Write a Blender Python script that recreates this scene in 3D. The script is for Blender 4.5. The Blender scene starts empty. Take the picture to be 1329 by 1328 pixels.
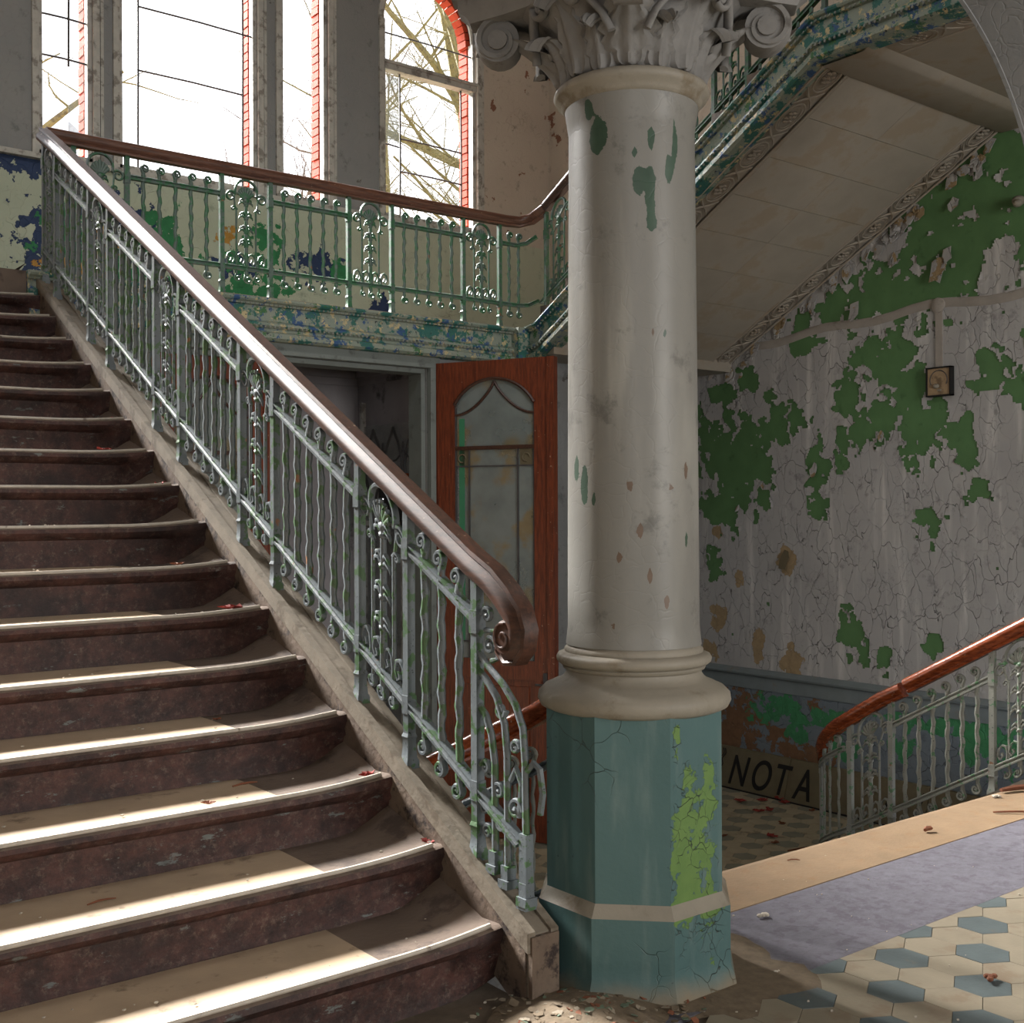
import bpy, bmesh, math, random
from mathutils import Vector, Matrix, noise
random.seed(7)
S = bpy.context.scene
PI = math.pi

# ------------------------------------------------------------------ camera
FPX = 1513.5; YAW, PITCH, ROLL = 0.6643, 0.0012, -0.0041; H = 1.38
Fv = Vector((math.sin(YAW)*math.cos(PITCH), math.cos(YAW)*math.cos(PITCH), math.sin(PITCH)))
R0 = Vector((math.cos(YAW), -math.sin(YAW), 0)); U0 = R0.cross(Fv)
Rv = R0*math.cos(ROLL)+U0*math.sin(ROLL); Uv = -R0*math.sin(ROLL)+U0*math.cos(ROLL)
CAM = Vector((0, 0, H))
cd = bpy.data.cameras.new('camera'); cam = bpy.data.objects.new('camera', cd)
S.collection.objects.link(cam); S.camera = cam
cd.sensor_width = 36; cd.sensor_fit = 'HORIZONTAL'; cd.lens = FPX*36/1329; cd.clip_start = .05; cd.clip_end = 300
mw = Matrix((Rv, Uv, -Fv)).transposed().to_4x4(); mw.translation = CAM
cam.matrix_world = mw
def ray(x, y): return Fv+Rv*((x-664.5)/FPX)+Uv*((664-y)/FPX)
def onz(x, y, z=0.):
    r = ray(x, y); return CAM+r*((z-H)/r.z)
def onX(x, y, X):
    r = ray(x, y); return CAM+r*(X/r.x)

# ------------------------------------------------------------------ light
S.view_settings.view_transform = 'Standard'; S.view_settings.look = 'None'
S.view_settings.gamma = 1; S.view_settings.use_curve_mapping = False
S.view_settings.exposure = 0.0
w = bpy.data.worlds.new('sky'); S.world = w; w.use_nodes = True
bg = w.node_tree.nodes['Background']; bg.inputs[0].default_value = (.93, .95, 1, 1); bg.inputs[1].default_value = 3.0
S.cycles.use_denoising = True
S.cycles.max_bounces = 7; S.cycles.diffuse_bounces = 5; S.cycles.sample_clamp_indirect = 4; S.cycles.caustics_reflective = False; S.cycles.caustics_refractive = False
def area(name, loc, target, sx, sy, power, col=(1, 1, 1), portal=False):
    l = bpy.data.lights.new(name, 'AREA'); l.shape = 'RECTANGLE'; l.size = sx; l.size_y = sy; l.energy = power; l.color = col
    o = bpy.data.objects.new(name, l); S.collection.objects.link(o); o.location = loc
    o.rotation_euler = (Vector(target)-Vector(loc)).to_track_quat('-Z', 'Y').to_euler()
    if portal: l.cycles.is_portal = True
    return o
# added fill lamps out of the frame, standing for no known windows
area('hall_fill_light', (-2.4, -3.7, 3.2), (3.5, 4.5, 1.6), 3.0, 3.2, 135, (1, .97, .94))
area('side_fill_light', (3.9, -3.9, 2.4), (7.4, 5.2, 1.2), 2.6, 2.8, 310, (1, .98, .95))
area('overhead_fill_light', (2.6, 3.2, 7.1), (4.2, 9.0, 3.4), 4.0, 3.0, 200, (.96, .98, 1))  # added overhead fill for the landing wall, no skylight is there
sl = bpy.data.lights.new('hazy_sun', 'SUN'); sl.energy = 62; sl.angle = math.radians(18); sl.color = (1, .97, .93)
so = bpy.data.objects.new('hazy_sun', sl); S.collection.objects.link(so)
so.rotation_euler = Vector((.10, -.80, -.59)).to_track_quat('-Z', 'Y').to_euler()

# ------------------------------------------------------------------ helpers
def srgb(r, g, b):
    f = lambda c: (c/255/12.92) if c/255 <= .04045 else ((c/255+.055)/1.055)**2.4
    return (f(r), f(g), f(b), 1)
class MB:
    def __init__(s): s.v = []; s.f = []
    def add(s, vs, fs):
        o = len(s.v); s.v += [Vector(q) for q in vs]; s.f += [[i+o for i in f] for f in fs]; return s
    def box(s, a, b):
        x0, y0, z0 = a; x1, y1, z1 = b
        return s.add([(x0,y0,z0),(x1,y0,z0),(x1,y1,z0),(x0,y1,z0),(x0,y0,z1),(x1,y0,z1),(x1,y1,z1),(x0,y1,z1)],
                     [(0,3,2,1),(4,5,6,7),(0,1,5,4),(1,2,6,5),(2,3,7,6),(3,0,4,7)])
    def tube(s, pts, rad, n=6, cap=True, up=None, flat=1.):
        pts = [Vector(p) for p in pts]; m = len(pts)
        rads = rad if isinstance(rad, (list, tuple)) else [rad]*m
        vs = []; last = None
        for i, p in enumerate(pts):
            d = (pts[min(i+1, m-1)]-pts[max(i-1, 0)])
            if d.length < 1e-9: d = Vector((0, 0, 1))
            d.normalize()
            a = Vector(up) if up is not None else (last if last is not None else (Vector((1, 0, 0)) if abs(d.x) < .8 else Vector((0, 1, 0))))
            a = a-d*a.dot(d)
            if a.length < 1e-5: a = d.orthogonal()
            a.normalize(); last = a; b = d.cross(a)
            for k in range(n):
                t = 2*PI*(k+.5)/n; vs.append(p+a*(math.cos(t)*rads[i]*flat)+b*(math.sin(t)*rads[i]))
        fs = [(i*n+k, i*n+(k+1) % n, (i+1)*n+(k+1) % n, (i+1)*n+k) for i in range(m-1) for k in range(n)]
        if cap: fs += [tuple(range(n))[::-1], tuple(range((m-1)*n, m*n))]
        return s.add(vs, fs)
    def sweep(s, pts, prof, ups=None, closed=True, scales=None, side=None, cap=True):
        # prof: (across, up); frame: side = horizontal normal of the path
        pts = [Vector(p) for p in pts]; m = len(pts); n = len(prof); vs = []
        for i, p in enumerate(pts):
            d = (pts[min(i+1, m-1)]-pts[max(i-1, 0)]).normalized()
            if side is not None: sd = Vector(side[i] if isinstance(side, list) else side)
            else: sd = Vector((d.y, -d.x, 0)).normalized()
            up = sd.cross(d).normalized() if side is None or True else Vector((0, 0, 1))
            if ups is not None: up = Vector(ups)
            sc = scales[i] if scales else 1
            for a, b in prof: vs.append(p+sd*a*sc+up*b*sc)
        k2 = n if closed else n-1
        fs = [(i*n+k, i*n+(k+1) % n, (i+1)*n+(k+1) % n, (i+1)*n+k) for i in range(m-1) for k in range(k2)]
        if cap and closed: fs += [tuple(range(n))[::-1], tuple(range((m-1)*n, m*n))]
        return s.add(vs, fs)
    def lathe(s, prof, c=(0, 0), n=48, ang=0., full=True):
        vs = []; m = len(prof)
        for r, z in prof:
            for k in range(n):
                t = ang+2*PI*k/n; vs.append((c[0]+r*math.cos(t), c[1]+r*math.sin(t), z))
        fs = [(i*n+k, i*n+(k+1) % n, (i+1)*n+(k+1) % n, (i+1)*n+k) for i in range(m-1) for k in range(n)]
        fs += [tuple(range(n))[::-1], tuple(range((m-1)*n, m*n))]
        return s.add(vs, fs)
    def ball(s, c, r, nu=8, nv=5, sq=(1, 1, 1)):
        vs = []; c = Vector(c)
        for j in range(1, nv):
            for k in range(nu):
                a = PI*j/nv; t = 2*PI*k/nu
                vs.append((c.x+r*sq[0]*math.sin(a)*math.cos(t), c.y+r*sq[1]*math.sin(a)*math.sin(t), c.z+r*sq[2]*math.cos(a)))
        vs += [(c.x, c.y, c.z+r*sq[2]), (c.x, c.y, c.z-r*sq[2])]; m = (nv-1)*nu
        fs = [(j*nu+k, (j+1)*nu+k, (j+1)*nu+(k+1) % nu, j*nu+(k+1) % nu) for j in range(nv-2) for k in range(nu)]
        fs += [(m, k, (k+1) % nu) for k in range(nu)]+[(m+1, (nv-2)*nu+(k+1) % nu, (nv-2)*nu+k) for k in range(nu)]
        return s.add(vs, fs)
    def prism(s, poly, z0, z1, inset=0):
        n = len(poly); c = sum((Vector((x, y)) for x, y in poly), Vector((0, 0)))/n
        vs = [(x, y, z0) for x, y in poly]+[(x, y, z1-inset) for x, y in poly]
        fs = [tuple(range(n))[::-1]]+[(k, (k+1) % n, n+(k+1) % n, n+k) for k in range(n)]
        if inset:
            vs += [(x+(c.x-x)*inset*8, y+(c.y-y)*inset*8, z1) for x, y in poly]
            fs += [(n+k, n+(k+1) % n, 2*n+(k+1) % n, 2*n+k) for k in range(n)]+[tuple(range(2*n, 3*n))]
        else: fs += [tuple(range(n, 2*n))]
        return s.add(vs, fs)
    def mesh(s, name, mat, smooth=True, angle=40, fix=True):
        me = bpy.data.meshes.new(name); me.from_pydata([tuple(q) for q in s.v], [], s.f)
        if fix:
            bm = bmesh.new(); bm.from_mesh(me); bmesh.ops.recalc_face_normals(bm, faces=bm.faces); bm.to_mesh(me); bm.free()
        if smooth:
            me.polygons.foreach_set('use_smooth', [True]*len(me.polygons)); me.set_sharp_from_angle(angle=math.radians(angle))
        if mat: me.materials.append(mat)
        me.update(); return me
    def obj(s, name, mat, parent=None, smooth=True, angle=40, fix=True):
        return link(name, s.mesh(name, mat, smooth, angle, fix), parent)
def link(name, me, parent=None, loc=None, rot=None):
    o = bpy.data.objects.new(name, me); S.collection.objects.link(o)
    if parent: o.parent = parent
    if loc is not None: o.location = loc
    if rot is not None: o.rotation_euler = rot
    return o
def tag(o, label=None, cat=None, group=None, kind=None):
    if label: o['label'] = label
    if cat: o['category'] = cat
    if group: o['group'] = group
    if kind: o['kind'] = kind
    return o
def empty(name, label=None, cat=None, group=None, loc=(0, 0, 0), kind=None):
    o = bpy.data.objects.new(name, None); S.collection.objects.link(o); o.location = loc; o.empty_display_size = .1
    return tag(o, label, cat, group, kind)
def struct(name, mb, mat, parent=None, **k):
    o = mb.obj(name, mat, parent, **k)
    if not parent: o['kind'] = 'structure'
    return o
def fbm(p, o=4):
    return noise.fractal(Vector(p), 1.0, 2.0, o, noise_basis='PERLIN_ORIGINAL')

# ------------------------------------------------------------------ materials
class NT:
    def __init__(s, name):
        s.m = bpy.data.materials.new(name); s.m.use_nodes = True; s.t = s.m.node_tree; s.n = s.t.nodes
        s.b = s.n['Principled BSDF']; s.tc = s.n.new('ShaderNodeTexCoord'); s.co = s.tc.outputs['Object']
    def L(s, a, b): s.t.links.new(a, b)
    def setin(s, sock, v):
        if hasattr(v, 'links') or isinstance(v, bpy.types.NodeSocket): s.L(v, sock)
        else: sock.default_value = v
    def rnd(s, k=37.):
        oi = s.n.new('ShaderNodeObjectInfo'); vm = s.n.new('ShaderNodeVectorMath'); vm.operation = 'SCALE'
        cb = s.n.new('ShaderNodeCombineXYZ')
        for i in range(3): s.L(oi.outputs['Random'], cb.inputs[i])
        s.L(cb.outputs[0], vm.inputs[0]); vm.inputs['Scale'].default_value = k
        ad = s.n.new('ShaderNodeVectorMath'); s.L(s.co, ad.inputs[0]); s.L(vm.outputs[0], ad.inputs[1]); s.co = ad.outputs[0]
        s.r = oi.outputs['Random']
    def map(s, scale):
        mp = s.n.new('ShaderNodeMapping'); s.L(s.co, mp.inputs[0]); mp.inputs['Scale'].default_value = scale; return mp.outputs[0]
    def noise(s, scale, detail=4, rough=.55, vec=None, dist=0, col=False):
        q = s.n.new('ShaderNodeTexNoise'); q.inputs['Scale'].default_value = scale; q.inputs['Detail'].default_value = detail
        q.inputs['Roughness'].default_value = rough; q.inputs['Distortion'].default_value = dist
        s.L(vec or s.co, q.inputs['Vector']); return q.outputs['Color' if col else 'Fac']
    def vor(s, scale, feat='DISTANCE_TO_EDGE', vec=None, warp=0., wscale=6):
        q = s.n.new('ShaderNodeTexVoronoi'); q.feature = feat; q.inputs['Scale'].default_value = scale
        v = vec or s.co
        if warp:
            nn = s.noise(wscale, 3, col=True, vec=v); sb = s.n.new('ShaderNodeVectorMath'); sb.operation = 'SUBTRACT'; s.L(nn, sb.inputs[0]); sb.inputs[1].default_value = (.5, .5, .5)
            sc = s.n.new('ShaderNodeVectorMath'); sc.operation = 'SCALE'; s.L(sb.outputs[0], sc.inputs[0]); sc.inputs['Scale'].default_value = warp
            ad = s.n.new('ShaderNodeVectorMath'); s.L(v, ad.inputs[0]); s.L(sc.outputs[0], ad.inputs[1]); v = ad.outputs[0]
        s.L(v, q.inputs['Vector']); return q.outputs['Distance' if feat != 'COLOR' else 'Color']
    def ss(s, x, a, b, lo=0., hi=1.):
        q = s.n.new('ShaderNodeMapRange'); q.interpolation_type = 'SMOOTHSTEP'; s.setin(q.inputs['Value'], x)
        q.inputs['From Min'].default_value = a; q.inputs['From Max'].default_value = b; q.inputs['To Min'].default_value = lo; q.inputs['To Max'].default_value = hi
        return q.outputs[0]
    def math(s, op, a, b=0.):
        q = s.n.new('ShaderNodeMath'); q.operation = op; s.setin(q.inputs[0], a); s.setin(q.inputs[1], b); return q.outputs[0]
    def mix(s, f, a, b):
        q = s.n.new('ShaderNodeMix'); q.data_type = 'RGBA'; s.setin(q.inputs[0], f); s.setin(q.inputs[6], a); s.setin(q.inputs[7], b); return q.outputs[2]
    def attr(s, name):
        q = s.n.new('ShaderNodeAttribute'); q.attribute_name = name; return q.outputs['Fac']
    def bump(s, h, strength=.3, dist=.01, prev=None):
        q = s.n.new('ShaderNodeBump'); q.inputs['Strength'].default_value = strength; q.inputs['Distance'].default_value = dist
        s.setin(q.inputs['Height'], h)
        if prev is not None: s.L(prev, q.inputs['Normal'])
        return q.outputs[0]
    def done(s, col, rough=.7, nrm=None, spec=.4, metal=0):
        s.setin(s.b.inputs['Base Color'], col); s.setin(s.b.inputs['Roughness'], rough)
        s.b.inputs['Specular IOR Level'].default_value = spec; s.b.inputs['Metallic'].default_value = metal
        if nrm is not None: s.L(nrm, s.b.inputs['Normal'])
        return s.m
def iron(name, base, flake, famt):
    t = NT(name); t.rnd()
    n1 = t.noise(26, 4); n2 = t.noise(90, 3); f = t.ss(n1, famt, famt+.03)
    c = t.mix(t.noise(9, 3), srgb(*[int(v*.82) for v in base]), srgb(*[min(255, int(v*1.18)) for v in base]))
    c = t.mix(f, c, srgb(*flake)); c = t.mix(t.ss(n2, .66, .69), c, srgb(38, 46, 44)); c = t.mix(t.ss(t.noise(14, 5), .67, .72), c, srgb(120, 84, 58))
    return t.done(c, .42, t.bump(t.math('ADD', n1, n2), .35, .003), .5)
def wood(name, dark, light, rough, ax=(1, 12, 12)):
    t = NT(name); v = t.map(ax); a = t.noise(5, 6, .65, vec=v); b = t.noise(30, 4, .6, vec=v)
    c = t.mix(t.ss(a, .3, .7), srgb(*dark), srgb(*light)); c = t.mix(t.math('MULTIPLY', b, .5), c, srgb(*[int(v*.55) for v in dark]))
    c = t.mix(t.ss(t.noise(40, 3), .68, .74), c, srgb(150, 130, 110))
    return t.done(c, rough, t.bump(b, .12, .003), .5)
def plain(name, base, var=.15, scale=8, rough=.8, bump=.2, dirt=None, dscale=5, dth=.55, fine=60):
    t = NT(name); t.rnd()
    c = t.mix(t.noise(scale, 5), srgb(*[int(v*(1-var)) for v in base]), srgb(*[min(255, int(v*(1+var))) for v in base]))
    if dirt: c = t.mix(t.math('MULTIPLY', t.ss(t.noise(dscale, 6, .65), dth, dth+.12), .75), c, srgb(*dirt))
    h = t.noise(fine, 5); return t.done(c, rough, t.bump(h, bump, .006), .3)
def peel(name, base, base2, layers, crack=9, cracklo=.5, rough=.75, streak=False, cw=.02, crackmix=.8, bs=.6, stretch=1):
    """paint coats: layers = [(attr or None, noise scale, threshold, colour)] show where the top coat has gone"""
    t = NT(name); n = t.noise(2.5, 5); c = t.mix(n, srgb(*base), srgb(*base2))
    if streak: c = t.mix(t.ss(t.noise(3, 4, vec=t.map((1, 3.5, .35))), .5, .75, 0, .5), c, srgb(*[min(255, int(v*1.25)) for v in base2]))
    c = t.mix(t.ss(t.noise(7, 6, .7), .56, .7, 0, .55), c, srgb(*[int(v*.68) for v in base]))
    mv = t.map((1, 1, stretch)); v = t.vor(crack, warp=.2, wscale=5, vec=mv); v2 = t.vor(crack*2.7, warp=.09, wscale=12, vec=mv)
    reg = t.math('MULTIPLY', t.ss(t.noise(1.6, 3), cracklo-.08, cracklo+.1), t.ss(t.noise(6, 3), .40, .56))
    line = t.math('MULTIPLY', t.math('MAXIMUM', t.ss(v, cw, 0), t.math('MULTIPLY', t.ss(v2, cw*.8, 0), t.ss(t.noise(4, 2), .5, .6))), reg)
    fine = t.noise(55, 6, .6); hgt = t.math('SUBTRACT', t.math('ADD', t.math('MULTIPLY', fine, .35), t.ss(v, 0, .05, 0, .25)), t.math('MULTIPLY', line, 1.))
    for at, sc, th, colr in layers:
        nn = t.noise(sc, 6, .62)
        m = t.math('ADD', t.math('MINIMUM', t.attr(at), .35), t.math('MULTIPLY', t.math('SUBTRACT', nn, .53), th*2.6)) if at else nn
        f = t.ss(m, 0, .03) if at else t.ss(m, th, th+.015)
        cc = t.mix(t.noise(18, 4), srgb(*[int(q*.8) for q in colr]), srgb(*[min(255, int(q*1.15)) for q in colr]))
        c = t.mix(f, c, cc); line = t.math('MULTIPLY', line, t.math('SUBTRACT', 1., f)); hgt = t.math('SUBTRACT', hgt, t.math('MULTIPLY', f, .9))
    c = t.mix(t.math('MULTIPLY', line, crackmix), c, srgb(40, 38, 38))
    return t.done(c, rough, t.bump(hgt, bs, .009), .3)
M = {}
M['iron'] = iron('painted_iron', (88, 95, 99), (62, 88, 58), .54)
M['iron_green'] = iron('green_painted_iron', (78, 94, 86), (52, 96, 66), .5)
M['iron_pale'] = iron('pale_painted_iron', (124, 126, 118), (78, 116, 82), .6)
M['rail_dark'] = wood('worn_dark_wood', (48, 28, 20), (86, 53, 39), .42, (14, 1.5, 14))
M['rail_dark_x'] = wood('worn_dark_wood_across', (72, 44, 34), (118, 78, 60), .34, (1.5, 14, 14))
M['rail_red'] = wood('red_brown_wood', (104, 46, 22), (168, 84, 44), .24, (14, 1.5, 14))
M['door'] = wood('varnished_door_wood', (84, 36, 20), (134, 64, 36), .36, (12, 12, 1.2))
M['tread'] = plain('worn_step_stone', (98, 85, 75), .22, 5, .6, .35, (60, 50, 46), 6, .5)
M['lino'] = plain('tan_linoleum', (166, 147, 124), .12, 7, .42, .12, (96, 80, 64), 9, .58, 120)
M['strip'] = plain('worn_metal_strip', (168, 160, 150), .15, 30, .25, .1, (90, 76, 66), 20, .6)
M['curb'] = plain('grey_curb_stone', (112, 104, 92), .2, 10, .7, .2, (84, 74, 62), 8, .5)
M['plaster_dark'] = plain('grey_vestibule_plaster', (150, 146, 148), .14, 4, .85, .2, (62, 60, 62), 3, .56)
M['stone_base'] = plain('dusty_cream_plaster', (130, 124, 112), .12, 7, .55, .25, (104, 92, 74), 6, .53)
M['capital'] = plain('grey_plaster_ornament', (112, 110, 107), .16, 12, .75, .35, (70, 66, 61), 9, .56)
M['soffit'] = plain('smoked_soffit_plaster', (146, 138, 126), .14, 2.5, .7, .2, (140, 126, 108), 2.5, .5, 40)
M['frame'] = plain('weathered_window_paint', (172, 170, 164), .14, 12, .6, .3, (104, 98, 90), 11, .5)
M['pier'] = peel('grey_pier_paint', (122, 124, 126), (140, 140, 138), [(None, 5, .66, (92, 88, 84))], 10, .7, crackmix=.4)
M['cream_wall'] = peel('stained_cream_wall', (176, 164, 152), (196, 186, 172), [(None, 4.5, .635, (128, 92, 74))], 12, .6, crackmix=.5)
M['brick'] = plain('orange_red_brick', (168, 62, 38), .16, 20, .85, .4, (150, 62, 44), 14, .55)
M['mortar'] = plain('pale_mortar', (206, 150, 128), .1, 20, .9, .3)
M['lead'] = plain('dark_lead_came', (70, 68, 68), .2, 20, .5, .2)
M['bark'] = plain('mossy_bark', (104, 98, 66), .25, 6, .9, .6, (64, 58, 46), 12, .5)
M['twig'] = plain('grey_twig_bark', (86, 76, 66), .2, 12, .9, .4)
M['hex_cream'] = plain('cream_hexagon_tile', (120, 112, 97), .12, 8, .5, .1, (112, 98, 82), 7, .52, 90)
M['hex_blue'] = plain('blue_grey_hexagon_tile', (76, 84, 85), .14, 14, .5, .12, (96, 90, 80), 9, .6, 90)
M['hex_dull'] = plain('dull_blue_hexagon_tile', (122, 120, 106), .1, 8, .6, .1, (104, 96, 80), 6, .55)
M['hex_cream_lifted'] = plain('lightened_cream_hexagon_tile', (160, 148, 124), .1, 8, .6, .1, (108, 96, 78), 6, .55)  # cream tile copy, colour lightened in place of light on the lower floor
M['grout'] = plain('dark_tile_grout', (84, 74, 62), .2, 30, .9, .3)
M['slate'] = plain('violet_grey_linoleum', (86, 84, 91), .22, 26, .6, .35, (72, 68, 76), 22, .5, 70)
M['tan'] = plain('tan_floor_linoleum', (118, 99, 78), .14, 12, .5, .3, (118, 92, 66), 16, .56, 70)
M['leaf_red'] = plain('dry_red_leaf', (126, 50, 44), .25, 30, .8, .3)
M['leaf_brown'] = plain('dry_brown_leaf', (104, 64, 46), .25, 30, .85, .3)
M['chip'] = plain('pale_paint_chip', (158, 150, 138), .2, 30, .8, .2)
M['chip_green'] = plain('green_paint_chip', (84, 96, 80), .2, 30, .8, .2)
M['chip_dull'] = plain('dull_paint_chip', (122, 112, 98), .25, 30, .8, .2)
M['dirt'] = plain('floor_dirt', (92, 80, 66), .3, 30, .95, .5)
M['roof'] = plain('pale_far_roof', (190, 190, 196), .05, 3, .9, .1)
M['ground'] = plain('garden_ground', (120, 116, 96), .2, 2, .95, .2)
M['plastic'] = plain('aged_cream_box', (150, 128, 100), .15, 20, .6, .3, (90, 74, 58), 12, .5)
M['board'] = plain('dirty_shaded_tan_board', (100, 92, 72), .12, 9, .7, .25, (98, 88, 68), 8, .5)  # base colour darkened to include the shade at the wall foot
M['black'] = plain('black_lettering_and_shade', (26, 25, 24), .1, 20, .6, .1)
M['green_glass'] = plain('green_glass_strip', (62, 124, 92), .1, 5, .3, .05)
t = NT('dusty_pane'); t.b.inputs['Roughness'].default_value = .1
q = t.n.new('ShaderNodeBsdfTransparent'); g = t.n.new('ShaderNodeMixShader'); out = t.n['Material Output']
t.setin(t.b.inputs['Base Color'], srgb(150, 155, 150)); t.L(t.ss(t.noise(4, 5), .3, .8, .10, .5), g.inputs[0]); t.L(q.outputs[0], g.inputs[1]); t.L(t.b.outputs[0], g.inputs[2]); t.L(g.outputs[0], out.inputs[0]); M['pane'] = t.m
t = NT('smeared_pane_painted_reflection'); t.b.inputs['Roughness'].default_value = .12  # brown smears; grey colour and opacity paint in a reflection
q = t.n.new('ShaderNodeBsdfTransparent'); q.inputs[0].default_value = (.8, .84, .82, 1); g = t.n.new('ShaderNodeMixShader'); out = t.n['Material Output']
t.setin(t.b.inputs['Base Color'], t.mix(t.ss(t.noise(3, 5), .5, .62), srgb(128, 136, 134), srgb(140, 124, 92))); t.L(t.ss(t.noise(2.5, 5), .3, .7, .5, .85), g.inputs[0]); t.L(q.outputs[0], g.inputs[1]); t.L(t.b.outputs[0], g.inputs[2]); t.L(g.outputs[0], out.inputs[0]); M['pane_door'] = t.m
# risers: dark maroon paint, chipped to grey, dusty
t = NT('scuffed_maroon_riser'); v = t.map((1, 3, 3)); a = t.noise(7, 6, .7, vec=v)
c = t.mix(t.ss(t.noise(12, 7, .8), .3, .7), srgb(34, 23, 22), srgb(80, 52, 46)); c = t.mix(t.ss(a, .62, .66), c, srgb(96, 100, 98))
c = t.mix(t.ss(t.noise(34, 8, .85), .5, .72, 0, .7), c, srgb(116, 100, 90)); c = t.mix(t.ss(t.noise(5, 4), .5, .7, 0, .7), c, srgb(34, 26, 26))
M['riser'] = t.done(c, .62, t.bump(t.noise(40, 5), .45, .008), .35)

t = NT('dusty_side_face'); c = t.mix(t.noise(6, 5, .7), srgb(58, 46, 42), srgb(124, 108, 92)); c = t.mix(t.ss(t.noise(14, 5, .7), .5, .65), c, srgb(46, 38, 36)); M['dusty'] = t.done(c, .85, t.bump(t.noise(30, 5), .4, .008), .3)
# ------------------------------------------------------------------ blob fields for paint losses
def bfield(blobs, u, v):
    m = -1.
    for b in blobs:
        du = (u-b[0])/b[2]; dv = (v-b[1])/b[3]; q = 1-math.sqrt(du*du+dv*dv)
        if q > m: m = q
    return m
def grid(name, mat, origin, ud, vd, un, vn, step, attrs, parent=None, hide=None, off=None):
    """flat painted wall surface as a grid carrying paint-loss fields; u,v in metres in world-like coordinates"""
    o = Vector(origin); ud = Vector(ud); vd = Vector(vd); nu = int(un/step)+1; nv = int(vn/step)+1
    vs = []; fld = {k: [] for k in attrs}; N = ud.cross(vd)
    keep = []
    for j in range(nv):
        for i in range(nu):
            p = o+ud*(i*un/(nu-1))+vd*(j*vn/(nv-1)); d = 0
            for k, (fn) in attrs.items(): fld[k].append(fn(p))
            if off: d = off(p)
            vs.append(tuple(p+N*d)); keep.append(hide is None or not hide(p))
    fs = []
    for j in range(nv-1):
        for i in range(nu-1):
            a = (j*nu+i, j*nu+i+1, (j+1)*nu+i+1, (j+1)*nu+i)
            if all(keep[q] for q in a): fs.append(a)
    me = bpy.data.meshes.new(name); me.from_pydata(vs, [], fs); me.materials.append(mat)
    for k, vals in fld.items():
        at = me.attributes.new(k, 'FLOAT', 'POINT'); at.data.foreach_set('value', vals)
    me.polygons.foreach_set('use_smooth', [True]*len(me.polygons)); me.update()
    return link(name, me, parent)

# ------------------------------------------------------------------ geometry constants
Y0, TR, RI = 2.3817, .2974, .16643          # nosing n at Y0+n*TR, height n*RI
SL = RI/TR; NS = 17; ZL = NS*RI              # landing height
YL = 7.2; XS = 2.055; XP = 2.09               # landing edge, stair end, balustrade plane
ZB = -1.0; YE = 3.05; XW = 7.8; YW = 9.3; XF = 5.85
COLX, COLY = 2.485, 2.575
def fb(y): return 3.025+(6.75-y)*.556 if y > 4.36 else 3.025+(6.75-4.36)*.556      # top of the upper flight's stringer
ZU = fb(4)

# ------------------------------------------------------------------ floors
hexw = .1545; hr = hexw/math.sqrt(3)
hexpoly = [(hr*math.cos(PI/6+k*PI/3)*.991, hr*math.sin(PI/6+k*PI/3)*.991) for k in range(6)]
hm = {k: MB().prism(hexpoly, -.012, 0, .0012).mesh('tile', M[k], smooth=False) for k in ('hex_cream', 'hex_blue', 'hex_cream_lifted', 'hex_dull')}
def hex_floor(parent, cx, cy, x0, x1, y0, y1, z, cream, blue, lim, near, clip=None):
    c = []
    for j in range(-60, 61):
        for i in range(-60, 61):
            x = cx+hexw*(i+.5*j); y = cy+hexw*math.sqrt(3)/2*j
            if x0+hr < x < x1-hr and y0+hr < y < y1+hr*.8 and not (clip and clip(x, y)): c.append(((x-near[0])**2+(y-near[1])**2, x, y, (i-j) % 3 == 0))
    c.sort(); rest = {cream: MB(), blue: MB()}
    for n, (d, x, y, bl) in enumerate(c):
        zz = z+random.uniform(-.0012, .0012)
        if y > y1-hr:   # cut tile along the linoleum edge
            pl_ = [(px+x, py+y) for px, py in hexpoly]; o_ = []
            for q in range(6):
                a, b = pl_[q], pl_[(q+1) % 6]
                if a[1] < y1: o_.append(a)
                if (a[1] < y1) != (b[1] < y1): f_ = (y1-a[1])/(b[1]-a[1]); o_.append((a[0]+(b[0]-a[0])*f_, y1))
            if len(o_) > 2: MB().prism(o_, z-.012, z+.0005).obj('tile', M[blue if bl else cream], parent, smooth=False)
            continue
        if n < lim:
            o = link('tile', hm[blue if bl else cream], parent, (x, y, zz))
        else: rest[blue if bl else cream].prism([(px+x, py+y) for px, py in hexpoly], z-.012, z)
    for k, m in rest.items():
        if m.v: m.obj('tiles', M[k], parent, smooth=False)['kind'] = 'stuff'
fl = struct('floor', MB().box((-4.5, -5, -.3), (9.2, YE-.84, -.008)).box((-4.5, YE-.84, -.3), (9.2, YE-.03, -.012)), M['grout'], smooth=False)
hex_floor(fl, 2.934, 1.965, -2.2, 6.2, -.6, 2.215, 0, 'hex_cream', 'hex_blue', 300, (3.3, 1.9), lambda x, y: abs(x-COLX) < .3 and abs(y-COLY) < .42)
MB().box((2.2, 2.215, -.012), (5.85, 2.70, .001)).obj('linoleum_strip', M['slate'], fl, smooth=False)['label'] = 'violet grey linoleum strip'
m = MB(); pr = [(2.703, -.012), (2.703, .003), (3.0, .004), (3.035, -.001), (3.052, -.018), (3.052, -.045), (3.02, -.055)]
m.add([(2.2, y, z) for y, z in pr]+[(5.62, y, z) for y, z in pr], [(i, i+1, i+8, i+7) for i in range(6)]+[tuple(range(7)), tuple(range(7, 14))[::-1]])
m.obj('step_edge_strip', M['tan'], fl)['label'] = 'tan linoleum strip with rounded nosing'
fb2 = struct('floor', MB().box((-4.5, 2.9, ZB-.2), (9.2, 13, ZB-.01)), M['grout'], smooth=False)
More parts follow.
